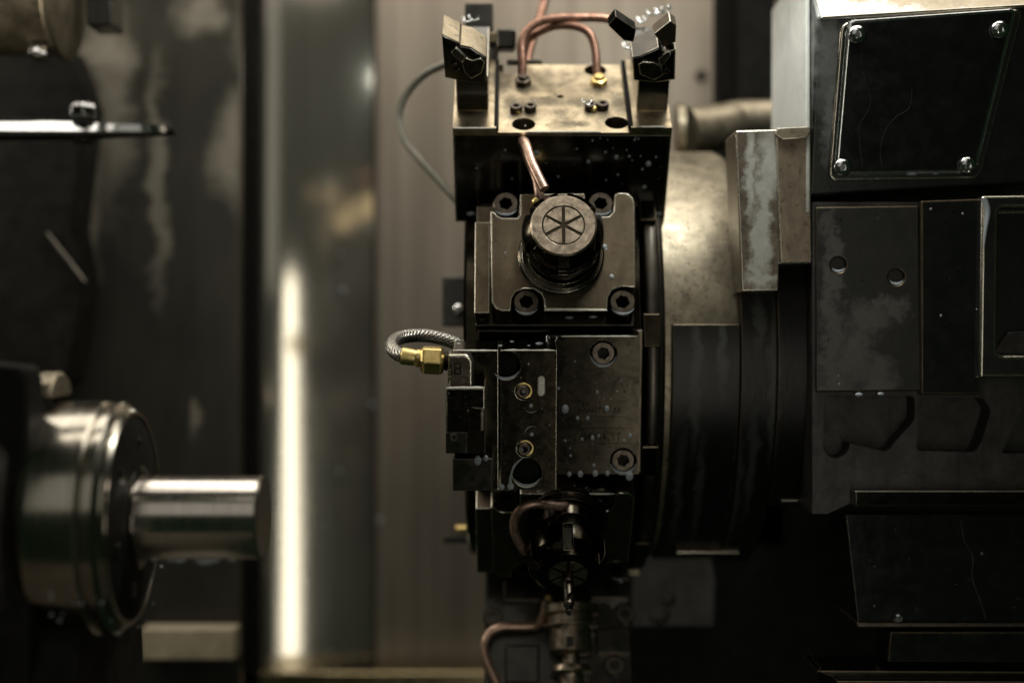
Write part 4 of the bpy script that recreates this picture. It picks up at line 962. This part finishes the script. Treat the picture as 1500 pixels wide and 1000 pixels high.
wet_edge_glint('w', FL, 775, 900, 723, HC, 1.4)
tag(DROPS['d'].make('coolant_droplets', M['clear']), 'clear coolant drops round the shaded collet and drill tip', 'droplets', kind='stuff'); DROPS.pop('d')
spray('e', F2, 1200, 1340, 310, 570, 12, 14, .5, 1.6, 21); spray('e', F2, 1352, 1434, 300, 570, 22, 18, .5, 2.2, 22); spray('e', FG, 1260, 1498, 760, 905, 0, 34, .5, 1.8, 23)
spray('e', FCv, 1245, 1430, 40, 250, 16, 5, .5, 1.6, 24)
for px, py, r in ((1258, 578, 7), (1290, 577, 6)): drop('e', F2, px, py, 12, r, .6, .5)
for px, r in ((1268, 9), (1300, 6), (1335, 12), (1370, 7)): drop('e', FCv, px, 254, 12, r, .6, .35)
crescent('e', F2, 1228, 388, 8, 10.5, 200, 340, 3); crescent('e', F2, 1313, 406, 8, 11, 200, 340, 3)
drop_mb('e').tube([at(1441, 290, 64), at(1447, 310, 64), at(1444, 335, 64), at(1441, 362, 65)], 3, 8, 6, [5, 4, 2.6, 1])
for fr_, hh_, pth in ((FCv, 18.6, [(1262, 78), (1264, 105), (1275, 145), (1270, 165), (1259, 185), (1260, 220), (1264, 246)]), (FCv, 18.6, [(1336, 128), (1332, 158), (1312, 172), (1295, 195), (1290, 222), (1292, 248)]), (FG, .3, [(1408, 762), (1412, 790), (1425, 815), (1424, 845), (1436, 880), (1444, 906)]), (FG, 50.3, [(1184, 948), (1192, 966), (1202, 976), (1196, 984)])):
    drop_mb('r').tube([fr_.ext(fr_.p3(a, b_, hh_)) for a, b_ in pth], .4, 6, 6)
tag(DROPS['e'].make('coolant_droplets', M['drop']), 'small coolant drops scattered over the black housing panels', 'droplets', kind='stuff'); DROPS.pop('e')
rdm = random.Random(8)
for i in range(40):
    a = rdm.uniform(210, 330); p3 = CO + Vector((L(rdm.uniform(100, 205)), -math.cos(R(a)) * rC * 1.0, math.sin(R(a)) * rC * 1.0))
    bmesh.ops.create_uvsphere(drop_mb('f').bm, u_segments=8, v_segments=6, radius=rdm.uniform(.8, 2.6) * S, matrix=Matrix.Translation(p3 * S))
for px, r in ((250, 4), (262, 6), (300, 9), (312, 6), (340, 4), (225, 3)):
    p3 = CO + Vector((L(px), 0, -rS - 1)); bmesh.ops.create_uvsphere(drop_mb('f').bm, u_segments=10, v_segments=8, radius=1, matrix=Matrix.Translation(p3 * S) @ Matrix.Diagonal((r * 1.6 * S, r * S, r * .8 * S, 1)))
tag(DROPS['f'].make('coolant_droplets', M['drop']), 'coolant drips hanging under the collet chuck and bar', 'droplets', kind='stuff'); DROPS.pop('f')
tag(DROPS['w'].make('film_highlight', M['cream']), 'wet film of coolant along the tool holder edges, highlight painted cream', 'coolant film', kind='stuff')
def film_mat():
    m, nt, b = new_mat('thin_dried_run')
    b.inputs['Base Color'].default_value = (.016, .019, .017, 1); b.inputs['Roughness'].default_value = .4
    return m
M['film'] = film_mat()
tag(DROPS['r'].make('coolant_runs', M['film']), 'thin dried coolant runs on the black cover plate and guard', 'coolant runs', kind='stuff')
GB = MB()
for px, py, r in ((465, 494, 7), (502, 425, 5), (498, 372, 3), (545, 592, 5), (556, 762, 6), (470, 770, 5), (497, 690, 4), (383, 502, 4)):
    q = at(px, py, BY - 14); GB.ball(q, r, (1, .5, 1.2))
tag(GB.make('coolant_droplets', M['drop']), 'few blurred coolant drops on the back sheets', 'droplets', kind='stuff')
hb = bpy.data.objects['brushed_sheet']
q = at(1027, 111, BY + 14); MB().cyl(q, (0, -1, 0), 13, 3, 24).make('bolt_hole', M['hole'], hb)
for px, py in ((1027, 470), (600, -20)):
    q = at(px, py, BY + 10); MB().cyl(q, (0, -1, 0), 13, 3, 24).make('bolt_hole', M['hole'], hb)
tag(DROPS['clear'].make('coolant_beads', M['clear']), 'tiny clear coolant beads spattered over the tool holders and panels', 'coolant beads', kind='stuff')
o = MB().box(-1700, -430, -950, 540, -700, -660).make('chip_bed', metal('coolant_wet_bed', (.06, .052, .04), (.13, .112, .085), (.25, .5), metallic=.3, scale=20, bump=.2, bscale=120), None, bevel=3)
tag(o, kind='structure')
o = MB().box(-2200, 2200, 2000, 2040, -1800, 1500).make('back_wall', M['darkiron'], None); tag(o, kind='structure')
#print('z0', z0, 'tback', tback, 'VC', [round(ax(y)) for y in (884, 920, 953, 1045)], cu)
